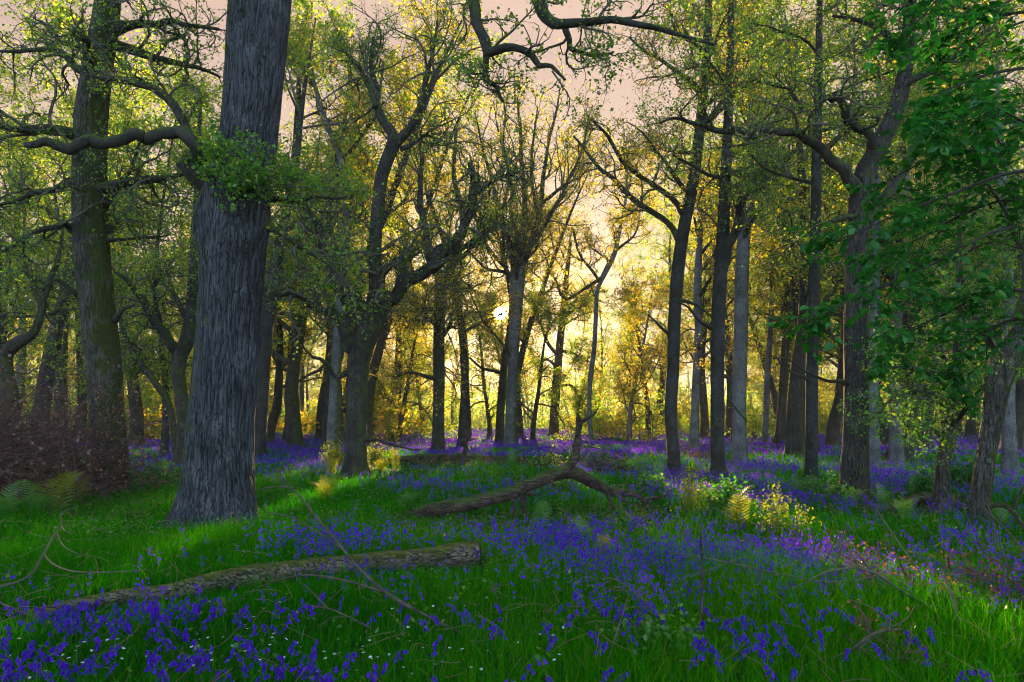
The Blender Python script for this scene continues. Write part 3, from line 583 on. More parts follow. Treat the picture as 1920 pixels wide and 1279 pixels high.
straight('oak_tree', 'broad pale trunk in shade behind the leafy boughs near the right edge', 24,
    [(1680, 868, 30), (1680, 800, 26), (1678, 720, 25), (1680, 620, 24), (1690, 500, 20), (1700, 330, 14), (1705, 120, 7)], [], dict(auto=[(9, .3, .98, 3.6, .8, 1.4, 0)], l2=2.2, ls=.10), bark=M_PALE, leaf=L_OLIVE, shape=dict(seed=71))
straight('oak_tree', 'grey trunk standing behind the mossy leaning tree at the right edge', 19,
    [(1895, 900, 30), (1892, 820, 26), (1890, 740, 25), (1895, 640, 24), (1890, 500, 20), (1880, 330, 15), (1870, 120, 9)], [], dict(auto=[(9, .3, .98, 3.4, .8, 1.4, 0)], l2=2.0, ls=.09), bark=M_PALE, leaf=L_OLIVE, shape=dict(seed=73))

# ------------------------------------------------------------------ background wood: a few kinds, copied
def make_kind(seed, h, r, nl, bare, llen, ang, up, spec, bend=.05):
    global R
    keep = R; R = np.random.default_rng(seed)
    P = grow(np.zeros((1, 3)), np.array([[0, 0, 1.]]), np.array([h]), 12, bend, .12)[0]
    rad = r*(1-.92*np.linspace(0, 1, 13)**1.1); path = np.concatenate([P, rad[:, None]], 1); path[0, 2] = -.1
    tv = trunk_shape(path, k=14, n=40, seed=seed, lump=.08, flare=.45)
    lim = auto_limbs(path, nl, bare, .97, llen, ang[0], ang[1], up, .16, .5)
    E = np.stack(lim); bt = [tubes(E[..., :3], E[..., 3], 5)]
    (P2, R2), (P3, R3), C, tint = crown_from(lim, spec)
    tw = [(P2, R2*1.2, 4), (P3, R3*1.6, 3)]; lb0 = list(bt); bt += [tubes(*z) for z in tw]
    mb = MB(); [mb.add(*b) for b in bt]; tb = MB(); tb.add(*tv)
    V, q = leaf_quads(C, spec['ls']); lb = MB(); lb.add(V, [q], np.repeat(tint, 4))
    R = keep
    return dict(tw=tw, lb0=lb0, trunk=tb, branches=mb, crown=lb, C=C, V=V, tint=tint, h=h)
base = dict(n2=8, l2=2.8, n3=7, l3=1.2, lv=14, lv2=8, ls=.135, gnarl=.28, gnarl3=.36)
KINDS = {
    'spreading': make_kind(101, 19, .36, 13, .28, 6.0, (.7, 1.25), .04, base),
    'tall': make_kind(102, 23, .32, 15, .30, 4.6, (.6, 1.1), .06, base),
    'fan': make_kind(103, 21, .34, 14, .34, 7.5, (.35, .7), .10, dict(base, up=.12, lv=13)),
    'low': make_kind(104, 12, .20, 15, .12, 4.6, (.9, 1.45), .02, dict(base, ls=.13, l2=2.2, l3=1.0)),
    'slim': make_kind(105, 17, .17, 14, .22, 3.2, (.8, 1.3), .03, dict(base, ls=.13, l2=2.0)),
    'crooked': make_kind(106, 17, .38, 12, .22, 6.5, (.8, 1.3), .06, base, bend=.13),
}
DATA = {}
def kind_data(k, bark, leaf):
    key = (k, bark.name, leaf.name)
    if key not in DATA:
        K = KINDS[k]; DATA[key] = (K['trunk'].mesh('trunk', bark), K['branches'].mesh('branches', M_TWIG), K['crown'].mesh('crown', leaf))
    return DATA[key]
def place_tree(k, bark, leaf, x, y, rot, sc, label, group, name='oak_tree'):
    z = float(H(x, y)); root = thing(name, label, 'tree', (x, y, z), group); root.rotation_euler.z = rot; root.scale = (sc,)*3
    t, b, c = kind_data(k, bark, leaf); K = KINDS[k]
    cs, sn = math.cos(rot), math.sin(rot); M = np.array([[cs, -sn, 0], [sn, cs, 0], [0, 0, 1]])*sc
    W = K['C']@M.T + np.array([x, y, z]); gm = in_gap(W)
    if gm.any():
        V = K['V'].reshape(-1, 4, 3)[~gm]; c = make_mesh('crown', V, [np.arange(len(V)*4).reshape(-1, 4)], leaf, np.repeat(K['tint'][~gm], 4))
        mb = MB(); [mb.add(*z) for z in K['lb0']]
        for P, r_, k_ in K['tw']:
            ok = ~(in_gap(P[:, ::2]@M.T+np.array([x, y, z])).any(1)); mb.add(*tubes(P[ok], r_[ok], k_))
        b = mb.mesh('branches', M_TWIG)
    link('trunk', t, root); link('branches', b, root); link('crown', c, root); return root
def trunk_blocks(x, y, r):
    for Q, gr in GAPS:
        s = (y-Q[1])/SUN[1]
        if s > 0 and abs(x-(Q[0]+SUN[0]*s)) < gr*.7+r and Q[2]+SUN[2]*s < 14: return True
    return False
g = np.random.default_rng(77)
spots = []
heroes = [(o.location.x, o.location.y) for o in COL.objects if o.get('category') == 'tree']
def try_spot(x, y, sep):
    if any((x-a)**2+(y-b)**2 < sep**2 for a, b in spots): return False
    if any((x-a)**2+(y-b)**2 < 2.2**2 for a, b in heroes): return False
    spots.append((x, y)); return True
BAND = [(27, 42, 24, 3.8), (42, 62, 48, 3.8), (62, 90, 50, 4.6), (90, 130, 44, 4.6)]
labels = {'spreading': 'spreading oak in the far wood beyond the bluebell carpet', 'tall': 'tall straight oak in the far wood beyond the bluebell carpet', 'fan': 'fan shaped oak with upright branches in the far wood',
          'low': 'low leafy tree filling the gaps under the far oaks', 'slim': 'slim young tree with leaves down its stem in the far wood', 'crooked': 'crooked low branching oak in the far wood'}
for bi, (d0, d1, n, sep) in enumerate(BAND):
    made = 0; tries = 0
    while made < n and tries < 4000:
        tries += 1
        y = g.uniform(d0, d1); x = g.uniform(-.80, .80)*y
        px = 960+F*x/y
        if trunk_blocks(x, y, .45): continue
        # the pale gap of open sky right of the sun
        if 1060 < px < 1190 and bi == 0: continue
        if bi == 0 and 1240 < px < 1430: continue
        if bi == 0 and (900 < px < 1240 or (560 < px < 901 and y < 35)): continue
        if not try_spot(x, y, sep): continue
        right_of_sun = px > 700
        k = g.choice(['spreading', 'tall', 'fan', 'low', 'slim', 'crooked'], p=[.2, .18, .14, .2, .16, .12])
        gap = 1030 < px < 1220
        if bi == 0 and k == 'low' and g.random() < .6: k = 'tall'
        scl = g.uniform(.85, 1.15)*(1.05, 1, .9, .72)[bi]
        if gap: scl = min(scl, (1.6+.25*y)/KINDS[k]['h']*g.uniform(.75, 1))
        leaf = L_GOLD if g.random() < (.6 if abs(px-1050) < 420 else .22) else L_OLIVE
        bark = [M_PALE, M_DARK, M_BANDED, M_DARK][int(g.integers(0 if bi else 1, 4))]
        place_tree(k, bark, leaf, x, y, g.uniform(0, 6.28), scl, labels[k], {'spreading': 'spreading oaks', 'tall': 'tall oaks', 'fan': 'fan shaped oaks', 'low': 'low leafy trees', 'slim': 'slim young trees', 'crooked': 'crooked oaks'}[k]+' of the far wood')
        made += 1

# hazel-like bushes under the far oaks
def make_bush(seed, h, n, ls):
    global R
    keep = R; R = np.random.default_rng(seed)
    a = R.random(n)*6.28; D = np.stack([np.cos(a)*.6, np.sin(a)*.6, np.ones(n)], 1)
    P = grow(np.zeros((n, 3)), D, h*(.6+.5*R.random(n)), 8, .12, -.03); rad = .018*h/3*np.linspace(1, .3, 9)[None]*np.ones((n, 1))
    lim = [np.concatenate([P[i], rad[i][:, None]], 1) for i in range(n)]
    (P2, R2), (P3, R3), C, tint = crown_from(lim, dict(n2=6, l2=h*.32, n3=4, l3=h*.14, lv=7, lv2=3, ls=ls, t2=.12))
    mb = MB(); mb.add(*tubes(P, rad, 5)); mb.add(*tubes(P2, R2*.5, 3)); mb.add(*tubes(P3, R3*.5, 3))
    C[:, 2] = np.abs(C[:, 2])
    V, q = leaf_quads(C, ls); lb = MB(); lb.add(V, [q], np.repeat(tint, 4)); R = keep
    return mb, lb
b1 = make_bush(201, 3.4, 12, .15); BUSH = (b1[0].mesh('stems', M_TWIG), b1[1].mesh('foliage', L_OLIVE), b1[1].mesh('foliage', L_GOLD))
made = 0
while made < 130:
    y = g.uniform(46, 118); x = g.uniform(-.78, .78)*y
    if trunk_blocks(x, y, 1.5) or not try_spot(x, y, 2.0): continue
    r = thing('hazel_bush', 'rounded leafy bush under the far oaks', 'bush', (x, y, float(H(x, y))), 'bushes under the far oaks'); r.rotation_euler.z = g.uniform(0, 6); r.scale = (g.uniform(.8, 1.8),)*3
    link('stems', BUSH[0], r); link('foliage', BUSH[1 if g.random() < .6 else 2], r); made += 1

# the far-off wood that closes the view
def far_wood():
    n = 230000; a = g.uniform(-.95, .95, n); d = 118+70*g.random(n)**.8; x = a*d; y = d
    top = 10.5+3*np.sin(x*.11)+3*np.sin(x*.31+1)+2*np.sin(x*.7)
    px = 960+F*x/y; top = np.where(np.abs(px-1120) < 80, top*.9, top)
    z = top*g.random(n)**1.35
    C = np.stack([x, y, z+.2], 1); cl = np.sin(x*.9)*np.sin(y*.7)*np.sin(z*.8+x*.3)
    k = (g.random(n) < .55+.6*cl+.5*np.exp(-z/3)) & ~in_gap(C); C = C[k]
    V, q = leaf_quads(C, .42); mb = MB(); mb.add(V, [q], np.repeat(np.clip(g.normal(.5, .28, len(C)), 0, 1), 4))
    m = 240; a = g.uniform(-.95, .95, m); d = 120+60*g.random(m); S = np.stack([a*d, d, np.zeros(m)], 1)
    P = grow(S, np.tile([0, 0, 1.], (m, 1)), g.uniform(10, 17, m), 7, .06, .1); k = ~in_gap(P[:, 2])
    tv, tf = tubes(P[k], (g.uniform(.14, .32, m)[:, None]*np.linspace(1, .3, 8)[None])[k], 5)
    nq = len(q); Vall = np.concatenate([np.concatenate(mb.V), tv]); me = make_mesh('far_woodland', Vall, [np.concatenate([q, tf[0]+len(V)])], [L_OLIVE, M_PALE], np.concatenate([mb.T[0], np.zeros(len(tv))]), np.concatenate([np.zeros(nq), np.ones(len(tf[0]))]))
    tag(link('far_woodland', me), 'far wood of yellow green leaves and thin trunks closing the view', 'woodland', kind='stuff')
far_wood()

# ------------------------------------------------------------------ near beech boughs at the right
def beech():
    d = 5.6; tr = [(2030, 1120, 60), (2020, 900, 48), (2012, 650, 42), (2008, 400, 36), (2004, 150, 30), (2000, -120, 20)]
    path = px_path(tr, d); gb = path[0, :3].copy(); gb[2] = float(H(gb[0], gb[1])); path[0, 2] = gb[2]-.1
    root = thing('beech_sapling', 'young beech leaning in from the right with large fresh dark green leaves', 'tree', gb)
    mb = MB(); mb.add(*trunk_shape(path, k=24, n=60, seed=90, lump=.04, flare=.3)); link('trunk', mb.mesh('trunk', M_PALE, gb), root)
    B = [([(2004, 120, 14), (1920, 128, 9), (1850, 140, 7), (1785, 165, 5), (1720, 200, 3)], -.5),
         ([(2006, 320, 15), (1890, 325, 9), (1790, 362, 7), (1700, 395, 5), (1615, 432, 3), (1565, 452, 2)], -.6),
         ([(2008, 470, 16), (1920, 468, 11), (1884, 395, 8), (1850, 340, 6), (1830, 290, 4)], .3),
         ([(1900, 425, 9), (1850, 440, 7), (1780, 480, 6), (1690, 520, 4), (1600, 560, 3), (1530, 595, 2)], -.9),
         ([(2008, 556, 15), (1920, 545, 9), (1850, 550, 7), (1770, 590, 5), (1700, 620, 3), (1650, 650, 2)], -.3),
         ([(2000, 20, 13), (1900, 25, 8), (1820, 50, 6), (1760, 90, 3)], .4),
         ([(2010, 640, 13), (1930, 600, 8), (1870, 610, 6), (1810, 660, 4), (1770, 700, 2)], .4),
         ([(2005, 215, 14), (1900, 228, 8), (1830, 255, 6), (1760, 290, 5), (1690, 325, 3), (1650, 350, 2)], 0.3),
         ([(2002, -60, 13), (1880, -50, 8), (1780, -20, 6), (1720, 40, 4), (1660, 60, 2)], -.4),
         ([(2007, 410, 14), (1900, 375, 8), (1810, 400, 6), (1740, 440, 4), (1670, 470, 3), (1620, 500, 2)], .7),
         ([(2005, 270, 12), (1940, 240, 8), (1860, 200, 6), (1800, 210, 4), (1740, 240, 2)], -1.0)]
    rows = []; tw = MB()
    for pts, dd in B:
        q = px_path(pts, d, dd); q[:, :3] += 0; Q = spline(q, 26); Q[:, 3] *= .75; rows.append(Q)
        mb = MB(); mb.add(*tubes(Q[None, :, :3], Q[None, :, 3], 8)); link('limb', mb.mesh('limb', M_DARKTWIG, gb), root)
    P1 = np.stack(rows)[..., :3]; r1 = np.stack(rows)[..., 3]
    S, D, rr, t, ow = kids(P1, r1, 13, .22, 1.0, .5, 1.0, flat=.65)
    P2 = grow(S, D, (.62*(1.15-.55*t))*(.5+.7*R.random(len(S))), 9, .09, -.035); R2 = np.clip(rr*.5, .002, .005)[:, None]*np.linspace(1, .4, 10)[None]
    S, D, rr, t, ow = kids(P2, R2, 4, .1, .9, .5, .95, flat=.6)
    P3 = grow(S, D, .26*(.5+.8*R.random(len(S))), 9, .08, -.04); R3 = np.clip(rr*.6, .0015, .003)[:, None]*np.linspace(1, .4, 10)[None]
    tw.add(*tubes(P2, R2, 4)); tw.add(*tubes(P3, R3, 3)); link('twigs', tw.mesh('twigs', M_DARKTWIG, gb), root)
    Cs, As, Us, Ss = [], [], [], []
    for P, per in ((P2, 8), (P3, 6)):
        M = len(P); tt = (np.arange(per)+.3+.6*R.random((M, per)))/per; f = tt*9; i = np.clip(f.astype(int), 0, 8); m = np.arange(M)[:, None]
        C = P[m, i]+(P[m, i+1]-P[m, i])*(f-i)[..., None]; T = nrm(P[m, i+1]-P[m, i]); side = nrm(np.cross(T, np.array([0, 0, 1.])))*np.where(np.arange(per) % 2, 1, -1)[None, :, None]
        A = nrm(T*.55+side*.85+R.normal(size=C.shape)*.22-np.array([0, 0, .15])); U = nrm(np.array([0, 0, 1.])+R.normal(size=C.shape)*.35)
        Cs.append(C.reshape(-1, 3)); As.append(A.reshape(-1, 3)); Us.append(U.reshape(-1, 3)); Ss.append(.082*(.6+.65*R.random(M*per)))
    C, A, U, Z = map(np.concatenate, (Cs, As, Us, Ss))
    V, q, tt = broad_leaves(C, A, U, Z); mb = MB(); mb.add(V, [q, tt], np.repeat(np.clip(R.normal(.42, .25, len(C)), 0, 1), 8)); link('crown', mb.mesh('crown', L_BEECH, gb), root)
beech()

# ------------------------------------------------------------------ dead wood
def wood(name, label, cat, pieces, mat, cut=None, k=14, rough=.1, twigs=None, pieces_name='branch'):
    """pieces: list of rows (px,py,w,d) or ground rows; first is the main stem"""
    paths = []
    for pts in pieces:
        paths.append(np.array([[*at(px, py, d), w*.5*d/F] for px, py, w, d in pts]))
    gb = paths[0][0, :3].copy(); gb[2] = float(H(gb[0], gb[1])); root = thing(name, label, cat, gb)
    for n, q in enumerate(paths):
        g = np.random.default_rng(int(abs(q[0, 0]*100))+n); Q = spline(q, 44 if n == 0 else 22); kk = len(Q)
        w = np.cumsum(g.normal(size=(kk, 3)), 0); w -= np.linspace(0, 1, kk)[:, None]*w[-1]; Q[:, :3] += w*rough*.5*Q[:, 3:4]
        Q[:, 3] *= 1+rough*.8*np.convolve(g.normal(size=kk), [.25, .5, .25], 'same')
        V, fs = tubes(Q[None, :, :3], Q[None, :, 3], k if n == 0 else max(6, k-4), True)
        V += (g.normal(size=V.shape)*.035*np.repeat(Q[:, 3], k if n == 0 else max(6, k-4))[:, None])
        mb = MB(); mb.add(V, fs); link('stem' if n == 0 else pieces_name, mb.mesh('stem', mat, gb), root)
    return root, gb, paths
root, gb, pp = wood('fallen_log', 'mossy log in the near grass with a sawn butt at its right end', 'log',
    [[(a_, b_, c_*.86, d_) for a_, b_, c_, d_ in [(40, 1160, 12, 5.6), (110, 1140, 20, 5.75), (220, 1122, 27, 5.95), (320, 1106, 34, 6.15), (420, 1086, 40, 6.4), (520, 1072, 40, 6.65), (620, 1060, 38, 6.9), (720, 1050, 38, 7.15), (800, 1046, 42, 7.35), (850, 1042, 50, 7.48), (892, 1039, 54, 7.6)]]], M_DEAD, k=22, rough=.10)
# the sawn face: a rough end disc with a bark rim
def sawn(root, gb, p, q, r):
    T = nrm(q-p); U = nrm(np.cross(T, [0, 0, 1.])); W = np.cross(T, U); n = 40; a = np.linspace(0, 6.2832, n, endpoint=False); V = [q+T*.012]
    for rr in (.35, .7, .97): V += [q+T*(.01+.012*R.normal())+(np.cos(x)*U+np.sin(x)*W)*r*rr*(1+.05*math.sin(5*x)) for x in a]
    f3 = np.array([[0, 1+i, 1+(i+1) % n] for i in range(n)]); f4 = np.concatenate([[[1+k*n+i, 1+(k+1)*n+i, 1+(k+1)*n+(i+1) % n, 1+k*n+(i+1) % n] for i in range(n)] for k in (0, 1)])
    mb = MB(); mb.add(np.array(V), [f3, f4]); link('cut_end', mb.mesh('cut_end', M_CUT, gb), root)
sawn(root, gb, pp[0][-2, :3], pp[0][-1, :3], pp[0][-1, 3])
wood('fallen_bough', 'dark crooked fallen bough propped above bluebells with one arm turned up', 'branch', [
    [(772, 966, 20, 11.6), (800, 959, 23, 11.65), (850, 951, 24, 11.7), (900, 944, 25, 11.8), (950, 930, 24, 11.9), (1000, 908, 24, 12.0), (1040, 893, 25, 12.1), (1070, 889, 25, 12.2), (1100, 901, 21, 12.3), (1125, 913, 18, 12.4), (1150, 924, 17, 12.5), (1180, 925, 14, 12.5), (1200, 932, 11, 12.6), (1212, 945, 8, 12.5), (1218, 962, 4, 12.4)],
    [(1058, 890, 24, 12.15), (1072, 872, 19, 12.2), (1081, 852, 16, 12.3), (1083, 835, 16, 12.3), (1084, 815, 12, 12.35), (1087, 795, 11, 12.4), (1085, 778, 6, 12.4)],
    [(1086, 798, 7, 12.4), (1098, 786, 7, 12.4), (1112, 778, 5, 12.5), (1122, 765, 2.5, 12.5)],
    [(960, 928, 10, 11.9), (961, 945, 7, 11.85), (965, 965, 5, 11.8), (968, 985, 3, 11.8)],
    [(979, 920, 14, 11.95), (981, 945, 11, 11.9), (985, 968, 9, 11.9), (990, 978, 5, 11.9)],
    [(990, 925, 9, 11.9), (1002, 928, 6, 11.85), (1006, 926, 3, 11.8)],
    [(1132, 915, 10, 12.4), (1140, 930, 9, 12.35), (1148, 950, 6, 12.3), (1156, 966, 3, 12.3)],
    [(1150, 926, 8, 12.5), (1168, 936, 6, 12.4), (1186, 944, 3, 12.3)],
    [(1205, 938, 8, 12.6), (1225, 934, 7, 12.6), (1245, 930, 5, 12.6), (1258, 918, 2.5, 12.6)],
    [(1030, 896, 7, 12.1), (1036, 905, 5, 12.0), (1040, 914, 3, 12.0)],
    [(1195, 928, 5, 12.55), (1205, 920, 4, 12.5), (1212, 914, 2, 12.5)]], M_DEADDARK, k=14, rough=.10)
wood('rotten_log', 'long decayed fallen trunk lying behind the dark bough', 'log', [
    [(716, 866, 9, 25), (760, 860, 11, 25.5), (820, 858, 13, 26), (870, 858, 14, 26.5), (930, 862, 13, 26.8), (990, 862, 11, 27)],
    [(850, 862, 9, 25.8), (846, 872, 8, 25.5)], [(740, 860, 8, 25), (770, 862, 7, 24.6), (795, 872, 5, 24.2)],
    [(940, 860, 8, 26.8), (965, 852, 6, 26.8), (978, 843, 3, 26.8)]], M_DEADDARK, k=12, rough=.16)
wood('broken_snag', 'short hooked snag standing up from the decayed fallen trunk', 'branch', [
    [(870, 856, 9, 26.5), (873, 840, 9, 26.5), (868, 830, 10, 26.5), (876, 824, 8, 26.5), (874, 810, 6, 26.5), (870, 795, 3, 26.5)], [(876, 826, 7, 26.5), (886, 824, 4, 26.5), (895, 822, 2, 26.5)]], M_DEADDARK, k=8)
wood('fallen_branch', 'mossy arched fallen branch in the grass right of the rugged oak', 'branch', [
    [(1625, 950, 10, 12.8), (1660, 950, 11, 12.8), (1695, 946, 15, 12.9), (1720, 936, 17, 13), (1750, 930, 17, 13.1), (1775, 936, 14, 13.1), (1800, 948, 8, 12.8), (1822, 962, 4, 12.6)],
    [(1782, 938, 7, 13), (1780, 955, 6, 12.8), (1768, 970, 3, 12.6)], [(1765, 932, 8, 13.1), (1800, 930, 6, 13.3), (1830, 945, 4, 13.2)]], M_DEAD, k=12, rough=.14)
wood('fallen_branch', 'crooked dark branch sprawling at the right edge below the mossy leaning tree', 'branch', [
    [(1850, 950, 9, 9.9), (1875, 945, 10, 9.9), (1898, 955, 9, 9.8), (1920, 985, 8, 9.6), (1950, 1020, 6, 9.4)], [(1898, 955, 7, 9.8), (1910, 930, 5, 9.8), (1925, 905, 3, 9.8)]], M_DEADDARK, k=9)
wood('fallen_branch', 'thin fallen branch behind the forked oak on its left side', 'branch', [
    [(600, 803, 3, 40), (618, 808, 6, 38), (635, 816, 7, 36), (650, 830, 7, 34)], [(625, 810, 4, 37), (632, 806, 3, 37), (640, 808, 2, 37)]], M_DEADDARK, k=7)
wood('fallen_branch', 'dead stick lying in bluebells behind the huge grey oak', 'branch', [
    [(295, 790, 3, 36), (320, 793, 6, 35), (338, 797, 8, 34), (350, 800, 7, 34)], [(322, 800, 5, 34), (335, 803, 6, 33)]], M_DEADDARK, k=7)

# sticks and twigs lying over the near grass
def stick(label, pieces, mat=None, name='dead_twig'):
    pieces = [[(a, b, c*.64, d) for a, b, c, d in p] for p in pieces]
    return wood(name, label, 'twig', pieces, mat or M_STICK, k=7, rough=.12, pieces_name='twig')
stick('long forked dead twig slanting over the log into the near grass', [
    [(868, 1190, 8, 5.1), (800, 1155, 9, 5.2), (722, 1110, 10, 5.3), (670, 1062, 8, 5.5), (630, 1012, 7, 5.7), (590, 965, 6, 5.9), (552, 920, 5, 6.1), (520, 912, 4, 6.2), (485, 918, 3, 6.3)],
    [(720, 1110, 8, 5.3), (660, 1092, 7, 5.4), (600, 1080, 6, 5.4), (560, 1080, 5, 5.5), (515, 1090, 4, 5.5), (470, 1110, 3, 5.5), (435, 1135, 2, 5.5)],
    [(640, 1028, 5, 5.65), (590, 995, 5, 5.8), (545, 970, 4, 5.9), (500, 960, 3, 6.0)], [(545, 918, 3, 6.1), (530, 895, 2.5, 6.1), (522, 880, 2, 6.1)],
    [(560, 984, 3, 5.9), (520, 996, 2.5, 5.9), (480, 1000, 2, 5.9), (450, 1015, 1.6, 5.9)]])
stick('slender branching twig below the long forked twig in the near grass', [
    [(700, 1180, 5, 5.0), (650, 1155, 5, 5.1), (612, 1140, 5, 5.15), (570, 1140, 4, 5.2), (530, 1160, 3, 5.2), (505, 1145, 2, 5.2)], [(615, 1142, 4, 5.15), (580, 1105, 3, 5.25), (555, 1080, 2, 5.3), (560, 1040, 1.8, 5.4)], [(650, 1156, 3, 5.1), (620, 1160, 2.5, 5.1), (605, 1172, 1.6, 5.05)]])
stick('crooked dark twig rising at the left edge of the grass', [
    [(0, 1100, 6, 5.6), (35, 1090, 7, 5.7), (62, 1072, 7, 5.75), (80, 1040, 6, 5.8), (98, 1008, 6, 5.9), (115, 982, 5, 6.0), (112, 966, 4, 6.0), (128, 955, 3, 6.1), (145, 950, 2, 6.1)],
    [(80, 1038, 4, 5.8), (100, 1058, 4, 5.75), (140, 1072, 4, 5.7), (210, 1073, 3.4, 5.7), (280, 1068, 2.2, 5.7)], [(112, 985, 3.5, 6.0), (122, 995, 3, 5.9), (134, 1000, 2, 5.9)], [(106, 1002, 3, 5.95), (120, 1025, 2.5, 5.9), (148, 1040, 1.8, 5.8)]], M_TWIG)
stick('pale straw coloured stick lying at the lower left edge', [[(0, 1130, 6, 5.4), (50, 1152, 7, 5.35), (100, 1172, 6, 5.3), (146, 1190, 4, 5.2)]])
stick('small bent pale twig among bluebells at lower left', [[(50, 1195, 3, 5.1), (115, 1205, 3.5, 5.05), (150, 1202, 3.5, 5.0), (190, 1212, 2.5, 4.95), (230, 1235, 2, 4.9)], [(125, 1204, 4, 5.05), (121, 1218, 4, 5.0), (119, 1230, 3, 4.95)]])
stick('thin twig in bluebells near the end of the mossy log', [[(20, 1140, 4, 5.6), (75, 1145, 4, 5.5), (120, 1155, 3, 5.4)], [(60, 1142, 2.5, 5.5), (52, 1160, 2.5, 5.4), (40, 1180, 2, 5.3)]])
stick('long thin dead branch arching across the lower right grass', [
    [(1255, 1035, 2.5, 6.4), (1300, 1042, 3.5, 6.4), (1380, 1058, 4.5, 6.3), (1480, 1080, 5, 6.2), (1560, 1092, 5.5, 6.1), (1625, 1085, 5, 6.0), (1655, 1074, 4.5, 5.9)],
    [(1440, 1110, 3, 5.9), (1500, 1098, 4, 5.9), (1550, 1072, 5, 5.9), (1610, 1066, 6, 5.9), (1650, 1080, 7, 5.85), (1690, 1108, 7.5, 5.8), (1740, 1134, 7, 5.7), (1770, 1142, 4, 5.6)],
    [(1380, 1050, 2.5, 6.3), (1280, 1085, 2.2, 6.0), (1240, 1098, 1.6, 6.0)], [(1640, 1075, 4, 5.9), (1600, 1060, 3, 6), (1560, 1040, 3, 6.1), (1480, 1020, 2.5, 6.3), (1400, 1000, 2, 6.6)]], M_TWIG)
stick('dark upright forked stick in the lower right undergrowth', [[(1795, 1165, 7, 5.3), (1790, 1135, 8, 5.3), (1782, 1110, 8, 5.35), (1774, 1090, 6, 5.4), (1770, 1070, 3, 5.4)]], M_TWIG)
stick('leaning dark stick above the brown bracken at lower right', [[(1725, 1075, 4, 6.3), (1705, 1045, 4.5, 6.4), (1680, 1010, 4, 6.5), (1650, 965, 3, 6.7), (1635, 945, 2, 6.8)]], M_TWIG)
stick('pale bare curved branch lying at the bottom right corner', [[(1500, 1265, 4, 4.5), (1550, 1240, 5, 4.55), (1600, 1215, 7, 4.6), (1625, 1196, 9, 4.65), (1655, 1183, 10, 4.7), (1690, 1180, 6, 4.75)], [(1612, 1240, 5, 4.55), (1610, 1222, 7, 4.6), (1630, 1198, 8, 4.65)], [(1655, 1183, 5, 4.7), (1700, 1160, 3, 4.8), (1715, 1135, 2, 4.9)], [(1540, 1255, 4, 4.5), (1580, 1248, 4, 4.5), (1600, 1245, 3, 4.5)]])
stick('tall thin upright dead stem at lower centre right', [[(1128, 1275, 6, 4.4), (1145, 1225, 6, 4.5), (1160, 1175, 5, 4.6), (1172, 1135, 4, 4.7), (1178, 1115, 2.5, 4.75)], [(1170, 1140, 2.5, 4.7), (1185, 1135, 2, 4.7)]])
stick('short pale broken stick poking up at the bottom centre', [[(810, 1290, 10, 4.25), (814, 1262, 9, 4.3), (818, 1240, 6, 4.3)], [(822, 1275, 4, 4.3), (830, 1240, 3.5, 4.35), (838, 1200, 2, 4.4)]])
stick('mossy upright sapling stem standing right of centre in the near grass', [[(1316, 1215, 11, 5.0), (1316, 1150, 9, 5.1), (1317, 1080, 8, 5.2), (1315, 1020, 6, 5.3), (1313, 975, 3, 5.4)], [(1317, 1010, 3, 5.3), (1328, 1000, 2, 5.3), (1330, 990, 1.5, 5.3)], [(1316, 1100, 3, 5.2), (1345, 1090, 2, 5.15), (1375, 1070, 1.5, 5.1)]], M_MOSSY, name='sapling')
stick('straight pale stick lying level at right of the mossy sapling stem', [[(1345, 1160, 3, 5.3), (1400, 1163, 4.5, 5.3), (1495, 1172, 3, 5.25)]])
for lb, pts in (('tallest bleached twig leaning left at the right edge', [(1960, 1090, 7, 6.6), (1900, 1010, 6, 6.8), (1850, 960, 4, 7.0), (1805, 925, 2, 7.2)]), ('forked bleached twig standing below the mossy tree at right edge', [(1900, 1085, 4, 6.4), (1870, 1010, 4, 6.6), (1855, 955, 3, 6.8), (1800, 895, 2, 7)]),
                ('short bleached stem upright before the brown bracken, lower right', [(1570, 1052, 5, 6.3), (1580, 1020, 5, 6.35), (1588, 985, 3, 6.4)]), ('thin bleached stem leaning right among bluebells at right', [(1540, 1070, 3, 6.5), (1558, 1030, 3, 6.5), (1574, 995, 2, 6.5)]),
                ('bleached stick crossing low at the right edge', [(1925, 1075, 4, 6.2), (1880, 1060, 4, 6.2), (1840, 1030, 3, 6.3), (1830, 1005, 2, 6.3)])):
    stick(lb, [pts])

